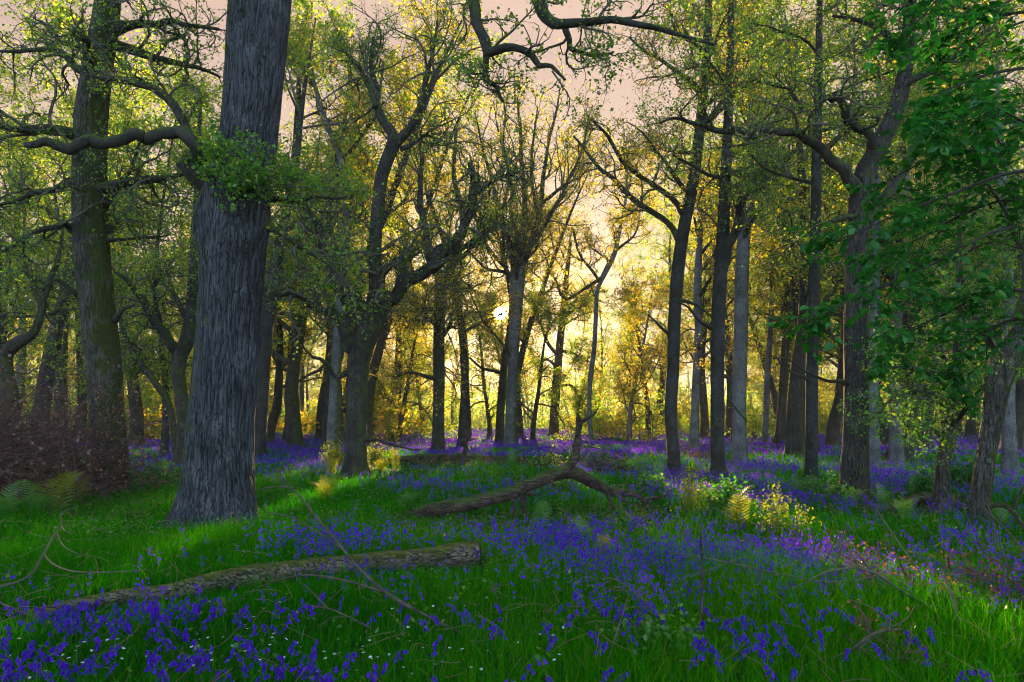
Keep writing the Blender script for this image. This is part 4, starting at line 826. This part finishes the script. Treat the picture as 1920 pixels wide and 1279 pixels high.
# ------------------------------------------------------------------ brush heaps
def brush(name, label, px0, px1, py, h, d, depth, n, leafn, mat, leafmat, ls=.05):
    a, b = at(px0, py, d), at(px1, py, d); cx = (a+b)/2; cx[2] = float(H(cx[0], cx[1])); w = b[0]-a[0]
    root = thing(name, label, 'brush heap', cx)
    u = R.random(n)*2-1; v = R.random(n)*2-1; hh = h*np.sqrt(np.clip(1-u**2*.75, .05, 1))
    S = np.stack([cx[0]+u*w/2, cx[1]+v*depth/2, cx[2]+hh*R.random(n)*.8], 1)
    a = R.random(n)*6.28; D = np.stack([np.cos(a), np.sin(a)*.7, R.normal(size=n)*.35+.15], 1)
    P = grow(S, D, (.5+1.1*R.random(n))*h*.9, 8, .14, -.02); P[..., 2] = np.maximum(P[..., 2], cx[2]+.02)
    r = (.004+.011*R.random(n)**2)[:, None]*np.linspace(1, .35, 9)[None]
    S, D, rr, t, _ = kids(P, r, 4, .2, 1, .4, 1.0); P2 = grow(S, D, h*.35*(.4+R.random(len(S))), 5, .2, 0); r2 = np.clip(rr*.5, .002, .006)[:, None]*np.linspace(1, .4, 6)[None]
    mb = MB(); mb.add(*tubes(P, r, 5)); mb.add(*tubes(P2, r2, 3)); link('twigs', mb.mesh('twigs', mat, cx), root)
    if leafn:
        i = R.integers(0, len(P2), leafn); j = R.integers(1, 6, leafn); C = P2[i, j]+R.normal(size=(leafn, 3))*.04
        V, q = leaf_quads(C, ls, flat=.2); mb = MB(); mb.add(V, [q], np.repeat(R.random(leafn), 4)); link('dead_leaves', mb.mesh('dead_leaves', leafmat, cx), root)
    return root
brush('brush_heap', 'heap of reddish brown dead twigs and leaves at the left edge under the mossy tree', -150, 138, 935, 2.0, 13.0, 2.4, 900, 11000, M_BRACKEN, L_DRY, .055)
brush('brush_heap', 'mossy tangle of dead roots and sticks behind the upturned arm of the bough', 1090, 1175, 884, .55, 21, 1.2, 110, 700, M_DEADDARK, L_DRY, .06)
brush('brush_heap', 'green mossy stump tangle left of the upturned bough arm', 1000, 1062, 870, .55, 23, 1.0, 90, 500, M_DEADDARK, L_OLIVE, .06)
brush('brush_heap', 'loose litter of broken sticks under the decayed fallen trunk', 790, 990, 872, .28, 24, 1.2, 130, 600, M_DEADDARK, L_DRY, .06)
brush('brush_heap', 'small russet bramble mound between two slim trunks, right of centre', 1285, 1345, 868, .6, 25, 1.0, 60, 600, M_BRACKEN, L_DRY, .07)
brush('bracken_heap', 'rusty dead bracken tangle among bluebells at lower right', 1560, 1740, 1075, .38, 6.5, .9, 60, 700, M_BRACKEN, leaf_mat('rust_bracken', [(.07, .018, .007), (.11, .034, .011), (.15, .06, .02)], .4), .03)
brush('bracken_heap', 'rusty dead bracken tangle at the right edge of the near grass', 1790, 1960, 1085, .42, 6.2, .9, 60, 500, M_BRACKEN, bpy.data.materials['rust_bracken'], .03)
brush('bracken_heap', 'little patch of rusty bracken litter at the right foot of the huge grey oak', 425, 470, 968, .14, 10.1, .25, 24, 120, M_BRACKEN, bpy.data.materials['rust_bracken'], .035)
brush('bracken_heap', 'faded pale bracken wisps around the bare curved branch, bottom right', 1630, 1720, 1215, .22, 4.7, .5, 30, 200, M_BRACKEN, bpy.data.materials['rust_bracken'], .025)

# ------------------------------------------------------------------ ferns, shrubs and seedlings
def frond_mesh(L=.6, n=16):
    s = np.linspace(0, 1, n+1); x = L*(s*.75); z = L*(.9*s-.62*s**2.2); P = np.stack([x, np.zeros(n+1), z], 1)
    mb = MB(); mb.add(*tubes(P[None], (.004*(1-.8*s))[None], 4), .2)
    for i in range(2, n+1):
        t = i/n; ln = L*.24*math.sin(math.pi*min(1, (t*.80+.22)))**.8*(1.0 if t < .9 else .6); T = nrm(P[i]-P[i-1])
        for sd in (-1, 1):
            a = nrm(np.array([T[0]*.5, sd, T[2]*.5-.12])); m = 5; C = P[i]+a*np.linspace(.02, 1, m)[:, None]*ln
            # each pinna a serrated strip
            b = nrm(T); w = L*.0115*np.array([1, 1, .85, .6, .05])
            up, dn = C+b*w[:, None], C-b*w[:, None]*np.array([1, .55, .9, .4, .1])[:, None]
            V = np.concatenate([up, dn]); q = np.array([[k, k+1, m+k+1, m+k] for k in range(m-1)]); mb.add(V, [q], np.clip(.35+.5*t+R.normal()*.1, 0, 1))
    return mb.mesh('frond', L_FERN)
FR = [frond_mesh(.5), frond_mesh(.42, 14)]
FRL = [m.copy() for m in FR]
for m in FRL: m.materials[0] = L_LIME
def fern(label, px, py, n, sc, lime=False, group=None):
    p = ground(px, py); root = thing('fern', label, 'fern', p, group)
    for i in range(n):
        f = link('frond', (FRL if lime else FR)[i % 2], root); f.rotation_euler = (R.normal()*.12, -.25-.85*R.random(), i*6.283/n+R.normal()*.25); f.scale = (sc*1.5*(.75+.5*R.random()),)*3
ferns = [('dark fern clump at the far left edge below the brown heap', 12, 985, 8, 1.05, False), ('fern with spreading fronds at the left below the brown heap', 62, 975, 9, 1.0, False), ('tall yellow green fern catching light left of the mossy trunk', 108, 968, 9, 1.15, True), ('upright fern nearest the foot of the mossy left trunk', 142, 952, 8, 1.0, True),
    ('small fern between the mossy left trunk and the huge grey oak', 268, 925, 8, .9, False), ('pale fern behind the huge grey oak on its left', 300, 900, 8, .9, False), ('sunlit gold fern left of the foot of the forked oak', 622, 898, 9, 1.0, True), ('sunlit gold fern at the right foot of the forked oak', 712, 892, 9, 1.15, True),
    ('bright gold fern farther right of the forked oak', 742, 884, 8, 1.1, True), ('green gold fern in front of the forked oak', 610, 945, 9, 1.0, True), ('small fern against the butt of the dark fallen bough', 765, 958, 7, .8, False),
    ('tall arching fern left of the gold shrub on the right', 1385, 1005, 8, 1.05, True), ('low fern in the bluebells at the centre right', 1010, 1000, 7, .7, False), ('fern unrolling in the middle of the bluebell drift', 1090, 1035, 7, .65, False),
    ('yellowing low fern frond cluster in bluebells at centre right', 1130, 1060, 6, .6, True), ('green fern tuft beneath the banded straight trunk at right', 1500, 945, 8, .9, False), ('dark fern at the foot of the rugged right oak', 1592, 962, 8, .9, False),
    ('fern right of the foot of the rugged right oak', 1655, 968, 7, .8, False), ('fern below the slim mottled trunk right of centre', 1235, 905, 8, .9, False), ('fern left of the tangle of dead roots', 960, 884, 8, 1.0, False), ('fern in front of the decayed fallen trunk', 900, 885, 8, 1.0, False), ('green fern in front of the dark root tangle', 1200, 892, 8, 1.0, False),
    ('small pale fern in the near grass below the mossy log', 415, 1170, 6, .42, True), ('tiny fern in the grass between log and huge grey oak', 345, 1055, 5, .4, False), ('fern near the right edge under leafy boughs', 1700, 985, 8, .8, False), ('light green fern at the base of the mossy right edge tree', 1880, 1000, 8, .8, False)]
for a in ferns: fern(*a)
def shrub(label, px, py, h, n, ls, leaf, spread=.20, dd=None):
    p = ground(px, py); root = thing('shrub', label, 'shrub', p)
    a = R.random(n)*6.283; D = np.stack([np.cos(a)*spread, np.sin(a)*spread, np.ones(n)], 1)
    P = grow(p+R.normal(size=(n, 3))*np.array([.12, .12, 0]), D, h*(.55+.5*R.random(n)), 8, .07, .01); r = (.005*np.linspace(1, .4, 9))[None]*np.ones((n, 1))
    (P2, R2), (P3, R3), C, tint = crown_from([np.concatenate([P[i], r[i][:, None]], 1) for i in range(n)], dict(n2=6, l2=h*.32, n3=3, l3=h*.16, lv=5, lv2=4, ls=ls, t2=.15, gnarl=.12))
    mb = MB(); mb.add(*tubes(P, r, 5)); mb.add(*tubes(P2, np.minimum(R2, .003), 3)); link('stems', mb.mesh('stems', M_TWIG, p), root)
    C[:, 2] = np.maximum(C[:, 2], p[2]+.03); V, q = leaf_quads(C, ls); mb = MB(); mb.add(V, [q], np.repeat(tint, 4)); link('foliage', mb.mesh('foliage', leaf, p), root)
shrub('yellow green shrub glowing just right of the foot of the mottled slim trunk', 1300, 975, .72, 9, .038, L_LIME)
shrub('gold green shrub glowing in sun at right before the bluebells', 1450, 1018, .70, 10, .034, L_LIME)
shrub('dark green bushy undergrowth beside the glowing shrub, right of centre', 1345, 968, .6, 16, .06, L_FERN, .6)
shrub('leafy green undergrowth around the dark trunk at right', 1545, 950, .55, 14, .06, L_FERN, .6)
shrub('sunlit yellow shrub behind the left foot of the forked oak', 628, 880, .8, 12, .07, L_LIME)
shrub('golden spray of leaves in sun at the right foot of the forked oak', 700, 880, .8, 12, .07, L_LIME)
shrub('leafy bramble between the mossy left trunk and the huge grey oak', 285, 935, .75, 18, .06, L_FERN, .6)
shrub('low ivy leaf clump around the mossy right edge tree', 1815, 930, .9, 18, .07, L_BEECH, .5)
shrub('ivy mound at the base of the leaning leafy stem near the right edge', 1735, 945, .6, 14, .06, L_BEECH, .6)
shrub('nettle patch beneath the middle of the dark fallen bough', 1040, 930, .4, 14, .05, L_FERN, .6)
shrub('yellow leaved seedling behind the forked oak at right', 735, 835, 1.0, 8, .12, L_LIME)
shrub('dark bushy undergrowth before the two slim trunks right of centre', 1225, 930, .5, 14, .06, L_FERN, .7)
shrub('small mint green seedling in the bottom grass right of the thin upright stem', 1210, 1225, .22, 8, .04, L_FERN, .8)

# ------------------------------------------------------------------ grass
def vn(x, y, s, seed):
    q = np.random.default_rng(seed); o = 0
    for _ in range(9): 
        a = q.uniform(0, 6.28); f = s*q.uniform(.5, 1.7); o = o+np.cos((x*math.cos(a)+y*math.sin(a))*f+q.uniform(0, 6.28))
    return o/3
def scatter(n, y0, y1, half=.80):
    """uniform over the wedge the camera side could see"""
    y = np.sqrt(g.uniform(y0**2, y1**2, n)); x = g.uniform(-half, half, n)*(y+1.0); return x, y
def blades(x, y, h, w, tint):
    n = len(x); z = H(x, y); a = g.uniform(0, 6.283, n); lean = g.uniform(.1, .75, n); tw = g.uniform(0, 6.283, n)
    dx, dy = np.cos(a), np.sin(a); bx, by = -np.sin(tw), np.cos(tw); rows = []
    for s, ww in ((0, 1), (.5, .85), (1, 0)):
        k = lean*s**1.8; hz = h*(s-.22*lean*s**2.5); px, py = x+dx*h*k, y+dy*h*k
        if ww: 
            rows.append(np.stack([px-bx*w*ww/2, py-by*w*ww/2, z+hz-.02], 1)); rows.append(np.stack([px+bx*w*ww/2, py+by*w*ww/2, z+hz-.02], 1))
        else: rows.append(np.stack([px, py, z+hz-.02], 1))
    V = np.stack(rows, 1).reshape(-1, 3); o = (np.arange(n)*5)[:, None]
    return V, o+np.array([0, 1, 3, 2]), o+np.array([2, 3, 4]), np.repeat(tint, 5)
STRIPS = []
for pts, back, front in (([(40, 1160, 5.6), (320, 1106, 6.15), (520, 1072, 6.65), (720, 1050, 7.15), (900, 1039, 7.6)], .25, .75), ([(765, 962, 11.6), (900, 944, 11.8), (1000, 920, 12.0), (1060, 910, 12.1)], .3, 2.6), ([(1060, 910, 12.2), (1220, 950, 12.5)], .3, 2.2), ([(700, 866, 25), (990, 862, 27)], .5, 4), ([(1090, 884, 21), (1175, 884, 21)], .5, 3), ([(1000, 870, 23), (1062, 870, 23)], .5, 3), ([(1620, 950, 12.8), (1822, 950, 12.9)], .2, 1.2), ([(325, 985, 10.4), (480, 985, 10.4)], .3, .7)):
    Q = np.array([at(*p)[:2] for p in pts]); STRIPS.append((Q, back, front))
def low(x, y):
    o = np.ones(len(x))
    for Q, back, front in STRIPS:
        yl = np.interp(x, Q[:, 0], Q[:, 1]); ins = (x > Q[0, 0]-.1) & (x < Q[-1, 0]+.1) & (y < yl+back) & (y > yl-front); o[ins] = np.minimum(o[ins], .34)
    return o
def build_grass():
    mb = MB()
    for n, y0, y1, hh, ww in ((110000, 2.7, 8.5, .25, .0065), (95000, 8.5, 17, .27, .011), (75000, 17, 38, .27, .022), (50000, 38, 110, .3, .06)):
        x, y = scatter(n, y0, y1); dn = vn(x, y, .9, 5); k = g.random(n) < .80+.25*dn; x, y, dn = x[k], y[k], dn[k]; m = len(x)
        t = np.clip(.34+.20*vn(x, y, .6, 6)+.22*g.normal(size=m), 0, 1)
        h = hh*(.45+.85*g.random(m))*(1+.30*vn(x, y, 1.6, 8))*low(x, y); w = ww*(.6+.8*g.random(m))
        V, q, tr, tt = blades(x, y, h, w, t); mb.add(V, [q, tr], tt)
    tag(link('grass', mb.mesh('grass', L_GRASS)), 'lush green grass over the woodland floor', 'grass', kind='stuff')
build_grass()
def build_herbs():
    mb = MB(); n = 52000; x, y = scatter(n, 2.8, 26); c = vn(x, y, 1.9, 31)+.6*vn(x, y, 5, 32); k = g.random(n) < np.clip(.25+.45*c, .05, .95)*np.clip(low(x, y), .5, 1); x, y = x[k], y[k]; m = len(x)
    z = H(x, y)+.03+.20*g.random(m)**.8*low(x, y); V, q = leaf_quads(np.stack([x, y, z], 1), .032*(1+y/22)[:, None][:, 0], flat=.75); mb.add(V, [q], np.repeat(np.clip(.45+.2*vn(x, y, 3, 33)+.2*g.normal(size=m), 0, 1), 4))
    tag(link('herb_layer', mb.mesh('herb_layer', L_HERB)), 'low mixed herb leaves threaded through the grass', 'undergrowth', kind='stuff')
    mb = MB(); n = 5200; x, y = scatter(n, 2.9, 20); z = H(x, y)+.02+.07*g.random(n); V, q = leaf_quads(np.stack([x, y, z], 1), .036, flat=.8); mb.add(V, [q], np.repeat(g.random(n), 4))
    a = g.uniform(0, 6.28, 2600); x, y = scatter(2600, 2.9, 16); z = H(x, y)+.10+.15*g.random(2600); d = np.stack([np.cos(a), np.sin(a), g.normal(size=2600)*.35], 1); P = grow(np.stack([x, y, z], 1), d, .12+.3*g.random(2600), 4, .12, -.02)
    mb.add(*tubes(P, np.full((2600, 5), .0022), 3), .9)
    tag(link('leaf_litter', mb.mesh('leaf_litter', L_DRY)), 'dry brown leaves and straw caught in the grass', 'leaf litter', kind='stuff')
L_HERB = leaf_mat('herb_leaf', [(0.016, 0.088, 0.0064), (0.04, 0.136, 0.0096), (0.08, 0.168, 0.016), (0.152, 0.176, 0.024)], .5)
build_herbs()

# ------------------------------------------------------------------ bluebells
ZONES = [(1050, 985, 210, 34, 1.0), (1300, 1035, 230, 34, .95), (1480, 1045, 170, 36, .95), (1600, 1075, 200, 60, .55), (640, 1008, 150, 24, .7), (1250, 1090, 160, 40, .45), (130, 1120, 170, 38, .8), (330, 1125, 180, 24, .8), (60, 1230, 260, 44, 1.0), (420, 1240, 220, 36, .9), (230, 1170, 260, 26, .35), (560, 1270, 120, 30, .6),
         (330, 1035, 150, 40, .12), (400, 1005, 90, 12, .3), (1560, 905, 420, 34, 1.0), (1440, 890, 140, 24, 1.0), (1180, 876, 100, 18, .8), (830, 900, 110, 20, .5), (1850, 925, 120, 26, .6), (1760, 1050, 220, 60, .4), (1500, 1180, 380, 60, .11), (1000, 1150, 160, 60, .13), (700, 1060, 120, 40, .25), (1850, 1200, 120, 60, .2), (1150, 1210, 200, 50, .07), (560, 850, 140, 30, .8), (290, 850, 80, 34, .8), (900, 1240, 250, 60, .05)]
def bell_density(x, y):
    px, py = proj(np.stack([x, y, H(x, y)+.25], -1)); o = np.zeros(len(x))
    for a, b, sa, sb, w in ZONES: o = np.maximum(o, w*np.exp(-((px-a)/sa)**2-((py-b)/sb)**2))
    far = np.clip((y-24)/8, 0, 1); o = np.maximum(o, far*.95)
    grass = np.exp(-((px-330)/190)**2-((py-1010)/55)**2); o = o*(1-.75*grass)
    o = np.where(low(x, y) < .9, o*.12, o)
    return o*np.clip(np.where(y < 7, .75, .45)+.5*vn(x, y, 1.5, 12)+.2*vn(x, y, 4, 13), .05, 1.15)
def bluebell_proto(seed):
    q = np.random.default_rng(seed); h = q.uniform(.27, .36); s = np.linspace(0, 1, 12); bend = q.uniform(.07, .14)
    P = np.stack([bend*s**2.2, .01*np.sin(s*3), h*(s-.10*s**5)], 1); P[-1] += [.012, 0, -.012]
    st = MB(); st.add(*tubes(P[None], (.0028*(1-.5*s))[None], 5), .5)
    for i in range(3):
        a = q.uniform(0, 6.28); L = q.uniform(.18, .28); t = np.linspace(0, 1, 6); c = np.stack([math.cos(a)*L*.7*t, math.sin(a)*L*.7*t, L*(t-.55*t**2.2)], 1); b = np.array([-math.sin(a), math.cos(a), 0])*.006
        w = np.array([.7, 1, 1, .8, .5, .05])[:, None]; V = np.concatenate([c-b*w, c+b*w]); st.add(V, [np.array([[k, k+1, 7+k, 6+k] for k in range(5)])], .3)
    fl = MB(); nb = int(q.integers(6, 10)); fl.add(*tubes(P[None, 6:], (.0022*np.linspace(1, .6, 6))[None], 5), .3)
    for i in range(nb):
        t = .66+.34*i/(nb-1); k = int(t*11); p = P[min(k, 11)]; a = q.normal()*.9+(0 if i % 3 else 2.2); out = np.array([math.cos(a), math.sin(a)*.8, 0]); tip = p+out*.016; ax = nrm(out*.55+np.array([0, 0, -1.])); fl.add(*tubes(np.stack([p, (p+tip)/2+[0, 0, .003], tip+ax*.004])[None], np.full((1, 3), .0012), 4), .3)
        U = nrm(np.cross(ax, [0, 1, .2])); W = np.cross(ax, U); m = 6; an = np.arange(m)*6.283/m; V = []
        for dd, rr in ((0, .002), (.006, .0058), (.020, .0064), (.027, .0108)): V += [tip+ax*dd+(np.cos(x)*U+np.sin(x)*W)*rr for x in an]
        V = np.array(V)+0; qd = np.array([[r_*m+j, r_*m+(j+1) % m, (r_+1)*m+(j+1) % m, (r_+1)*m+j] for r_ in range(3) for j in range(m)]); fl.add(V, [qd], np.clip(.5+.3*q.normal(), 0, 1))
    return st.mesh('stem', L_STEM), fl.mesh('flower_head', L_BELL)
def build_bluebells():
    protos = [bluebell_proto(i+300) for i in range(6)]
    # the nearest ones, each a plant of its own
    x, y = scatter(8500, 3.3, 7.2, .74); k = g.random(len(x)) < bell_density(x, y)*1.0; x, y = x[k], y[k]
    px, py = proj(np.stack([x, y, H(x, y)+.3], -1)); k = (px > -10) & (px < 1930) & (py < 1290); x, y, px, py = x[k], y[k], px[k], py[k]
    o = np.argsort(y); near, rest = o[:300], o[300:]
    for i in near:
        if py[i] > 1165 and px[i] < 700: lb, gr = 'violet bluebell with nodding bells in the drift at the bottom left corner', 'bluebells of the bottom left drift'
        elif px[i] < 560: lb, gr = 'violet bluebell standing around the left half of the mossy log', 'bluebells around the mossy log'
        elif px[i] < 1250: lb, gr = 'lone violet bluebell dotted through the near grass at the centre', 'bluebells scattered in the centre grass'
        else: lb, gr = 'violet bluebell in the twiggy grass at the lower right', 'bluebells of the lower right grass'
        r = thing('bluebell', lb, 'bluebell', (x[i], y[i], float(H(x[i], y[i]))), gr); r.rotation_euler = (0, 0, g.uniform(0, 6.28)); r.scale = (g.uniform(.72, 1.0),)*3
        a, b = protos[int(g.integers(6))]; link('stem', a, r); link('flower_head', b, r)
    mb = MB(); sb = MB()
    def plants(x, y, nb, size, hs):
        n = len(x); z = H(x, y); h = hs*(.75+.5*g.random(n)); a = g.uniform(0, 6.283, n); lean = g.uniform(.02, .12, n)
        tx, ty, tz = x+np.cos(a)*lean, y+np.sin(a)*lean, z+h
        w = .004+size*.04; V = np.stack([np.stack([x-w/2, y, z], 1), np.stack([x+w/2, y, z], 1), np.stack([tx, ty, tz], 1)], 1).reshape(-1, 3); sb.add(V, [np.arange(n*3).reshape(n, 3)], .5)
        t = g.random((n, nb)); f = .58+.44*t
        C = np.stack([x[:, None]+(tx-x)[:, None]*f**2+g.normal(size=(n, nb))*size*.55, y[:, None]+(ty-y)[:, None]*f**2+g.normal(size=(n, nb))*size*.55, z[:, None]+h[:, None]*f-size*.3], -1).reshape(-1, 3)
        V, q = leaf_quads(C, size*1.1, flat=.1, droop=1.6, wm=.66); mb.add(V, [q], np.repeat(np.clip(np.repeat(g.normal(.5, .22, n), nb)+g.normal(size=n*nb)*.15, 0, 1), 4))
    plants(x[rest], y[rest], 8, .025, .28)
    for n, y0, y1, nb, size in ((20000, 7.2, 13, 8, .028), (32000, 13, 24, 7, .036), (36000, 24, 48, 6, .065), (30000, 48, 115, 5, .14)):
        xx, yy = scatter(n, y0, y1); k = g.random(n) < bell_density(xx, yy); plants(xx[k], yy[k], nb, size, .31)
    V = np.concatenate([np.concatenate(sb.V), np.concatenate(mb.V)]); ns = sb.n
    tris = np.concatenate(sb.F[3]); quads = np.concatenate(mb.F[4])+ns
    me = make_mesh('bluebell_carpet', V, [tris, quads], [L_STEM, L_BELL], np.concatenate(sb.T+mb.T), np.concatenate([np.zeros(len(tris)), np.ones(len(quads))]))
    tag(link('bluebell_carpet', me), 'violet carpet of bluebells running back under the trees', 'bluebell carpet', kind='stuff')
build_bluebells()
def build_stitchwort():
    mbs = MB(); s = np.linspace(0, 1, 5); st = np.stack([.02*s**2, 0*s, .2*s], 1); mbs.add(*tubes(st[None], (.0013*np.ones(5))[None], 4), .4); stem = mbs.mesh('stem', L_STEM)
    pb = MB()
    for i in range(5):
        a = i*6.283/5; u = np.array([math.cos(a), math.sin(a), .25]); b = np.array([-math.sin(a), math.cos(a), 0]); c = st[-1]
        pb.add(np.stack([c, c+u*.009+b*.005, c+u*.015, c+u*.009-b*.005]), [np.array([[0, 1, 2, 3]])], R.random())
    pet = pb.mesh('petals', L_WHITE)
    n = 0
    while n < 95:
        zx, zy, sx, sy = [(560, 1225, 160, 30), (700, 1250, 120, 25), (250, 1200, 160, 20), (80, 1250, 120, 20), (830, 1200, 200, 60), (600, 1225, 300, 50)][int(g.integers(6))]
        px, py = g.normal(zx, sx), g.normal(zy, sy)
        if not (5 < px < 1200 and 1130 < py < 1272): continue
        p = ground(px, py+35); r = thing('stitchwort', 'tiny white star flower in the grass at the bottom of the picture', 'flower', p, 'tiny white star flowers'); r.rotation_euler = (g.normal()*.25, g.normal()*.25, g.uniform(0, 6)); r.scale = (g.uniform(.6, .95),)*3
        link('stem', stem, r); link('petals', pet, r); n += 1
build_stitchwort()

# ------------------------------------------------------------------ sky, sun, camera
EL = math.asin(SUN[2]); AZ = math.atan2(SUN[0], SUN[1])
w = bpy.data.worlds.new('World'); SC.world = w; w.use_nodes = True; nt = w.node_tree; nt.nodes.clear()
def WN(t, **kw):
    x = nt.nodes.new(t)
    for a, b in kw.items(): setattr(x, a, b)
    return x
WL = nt.links.new
out = WN('ShaderNodeOutputWorld'); bg = WN('ShaderNodeBackground'); WL(bg.outputs[0], out.inputs[0])
tc = WN('ShaderNodeTexCoord')
sky = WN('ShaderNodeTexSky', sky_type='NISHITA', sun_disc=False, sun_elevation=EL, sun_rotation=AZ, altitude=60, air_density=1.0, dust_density=1.5, ozone_density=1.5)
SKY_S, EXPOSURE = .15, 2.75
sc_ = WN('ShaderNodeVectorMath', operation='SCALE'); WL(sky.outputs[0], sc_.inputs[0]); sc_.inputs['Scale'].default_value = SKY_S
# thin apricot cloud veil sunward, set dimmer so the sky behind lights the foreground
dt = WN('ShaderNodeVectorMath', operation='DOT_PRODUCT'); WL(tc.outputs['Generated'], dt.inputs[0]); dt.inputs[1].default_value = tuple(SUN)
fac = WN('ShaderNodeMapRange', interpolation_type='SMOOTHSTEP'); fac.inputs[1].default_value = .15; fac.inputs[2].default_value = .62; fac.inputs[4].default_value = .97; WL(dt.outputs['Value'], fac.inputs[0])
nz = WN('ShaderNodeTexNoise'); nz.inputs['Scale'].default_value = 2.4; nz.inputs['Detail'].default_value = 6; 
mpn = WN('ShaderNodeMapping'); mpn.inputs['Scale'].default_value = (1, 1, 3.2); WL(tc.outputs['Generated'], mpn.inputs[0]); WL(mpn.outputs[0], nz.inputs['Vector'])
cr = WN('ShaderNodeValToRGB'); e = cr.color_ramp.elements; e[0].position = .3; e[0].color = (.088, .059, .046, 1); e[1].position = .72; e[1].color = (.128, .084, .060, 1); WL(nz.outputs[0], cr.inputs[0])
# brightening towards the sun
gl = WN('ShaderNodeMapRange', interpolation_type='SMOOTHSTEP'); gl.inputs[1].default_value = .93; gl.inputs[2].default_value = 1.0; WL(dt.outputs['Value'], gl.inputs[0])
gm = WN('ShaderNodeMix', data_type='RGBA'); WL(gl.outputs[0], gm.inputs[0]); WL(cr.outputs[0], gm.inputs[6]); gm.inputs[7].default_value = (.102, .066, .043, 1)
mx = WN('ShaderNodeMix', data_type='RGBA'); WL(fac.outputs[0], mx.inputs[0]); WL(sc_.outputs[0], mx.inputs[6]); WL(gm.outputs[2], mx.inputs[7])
# aureole and the sun itself
def lobe(c0, c1, col):
    m = WN('ShaderNodeMapRange', interpolation_type='SMOOTHERSTEP'); m.inputs[1].default_value = math.cos(math.radians(c0)); m.inputs[2].default_value = math.cos(math.radians(c1)); WL(dt.outputs['Value'], m.inputs[0])
    s = WN('ShaderNodeVectorMath', operation='SCALE'); s.inputs[0].default_value = col; WL(m.outputs[0], s.inputs['Scale']); return s.outputs[0]
cur = mx.outputs[2]
for l in (lobe(5, 0, (.028, .012, .002)), lobe(2.4, .3, (.10, .04, .004)), lobe(1.05, .2, (6., 2.6, .35)), lobe(.48, .25, (50, 38, 18))):
    a = WN('ShaderNodeVectorMath', operation='ADD'); WL(cur, a.inputs[0]); WL(l, a.inputs[1]); cur = a.outputs[0]
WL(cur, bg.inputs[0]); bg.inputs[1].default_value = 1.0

sl = bpy.data.lights.new('sun', 'SUN'); sl.energy = 5.0; sl.angle = math.radians(.53); sl.color = (1.0, .66, .28)
so = bpy.data.objects.new('sun', sl); COL.objects.link(so)
from mathutils import Vector
so.rotation_euler = Vector(tuple(SUN)).to_track_quat('Z', 'Y').to_euler(); so.location = (0, 60, 40)

def build_haze():
    x, y0, y1, z0, z1 = 275, -60, 282, -1.6, 36
    V = np.array([[a, b, c] for a in (-x, x) for b in (y0, y1) for c in (z0, z1)], float)
    q = np.array([[0, 1, 3, 2], [4, 6, 7, 5], [0, 4, 5, 1], [2, 3, 7, 6], [0, 2, 6, 4], [1, 5, 7, 3]])
    m, nt_, o_, N, L = new_mat('evening_haze'); v = N('ShaderNodeVolumePrincipled'); v.inputs['Color'].default_value = (.95, .93, .88, 1); v.inputs['Density'].default_value = HAZE; v.inputs['Anisotropy'].default_value = .05
    L(v.outputs[0], o_.inputs['Volume']); tag(link('haze', make_mesh('haze', V, [q], m, smooth=False)), 'thin evening haze hanging through the wood', kind='stuff')
HAZE = .0005
build_haze()
cam = bpy.data.cameras.new('camera'); co = bpy.data.objects.new('camera', cam); COL.objects.link(co)
cam.sensor_width = 36; cam.lens = 24.0; cam.clip_start = .05; cam.clip_end = 2000
co.location = (0, 0, CAMZ); co.rotation_euler = (math.pi/2+PITCH, 0, 0); SC.camera = co

vs = SC.view_settings; vs.view_transform = 'Standard'; vs.look = 'None'; vs.gamma = 1; vs.exposure = EXPOSURE
cy = SC.cycles; cy.filter_width = 1.1; cy.volume_bounces = 0
SC.render.engine = 'CYCLES'; cy.max_bounces = 5; cy.diffuse_bounces = 3; cy.glossy_bounces = 1; cy.transmission_bounces = 3; cy.use_adaptive_sampling = True; cy.adaptive_threshold = .02; cy.sample_clamp_indirect = 6; cy.caustics_reflective = False; cy.caustics_refractive = False
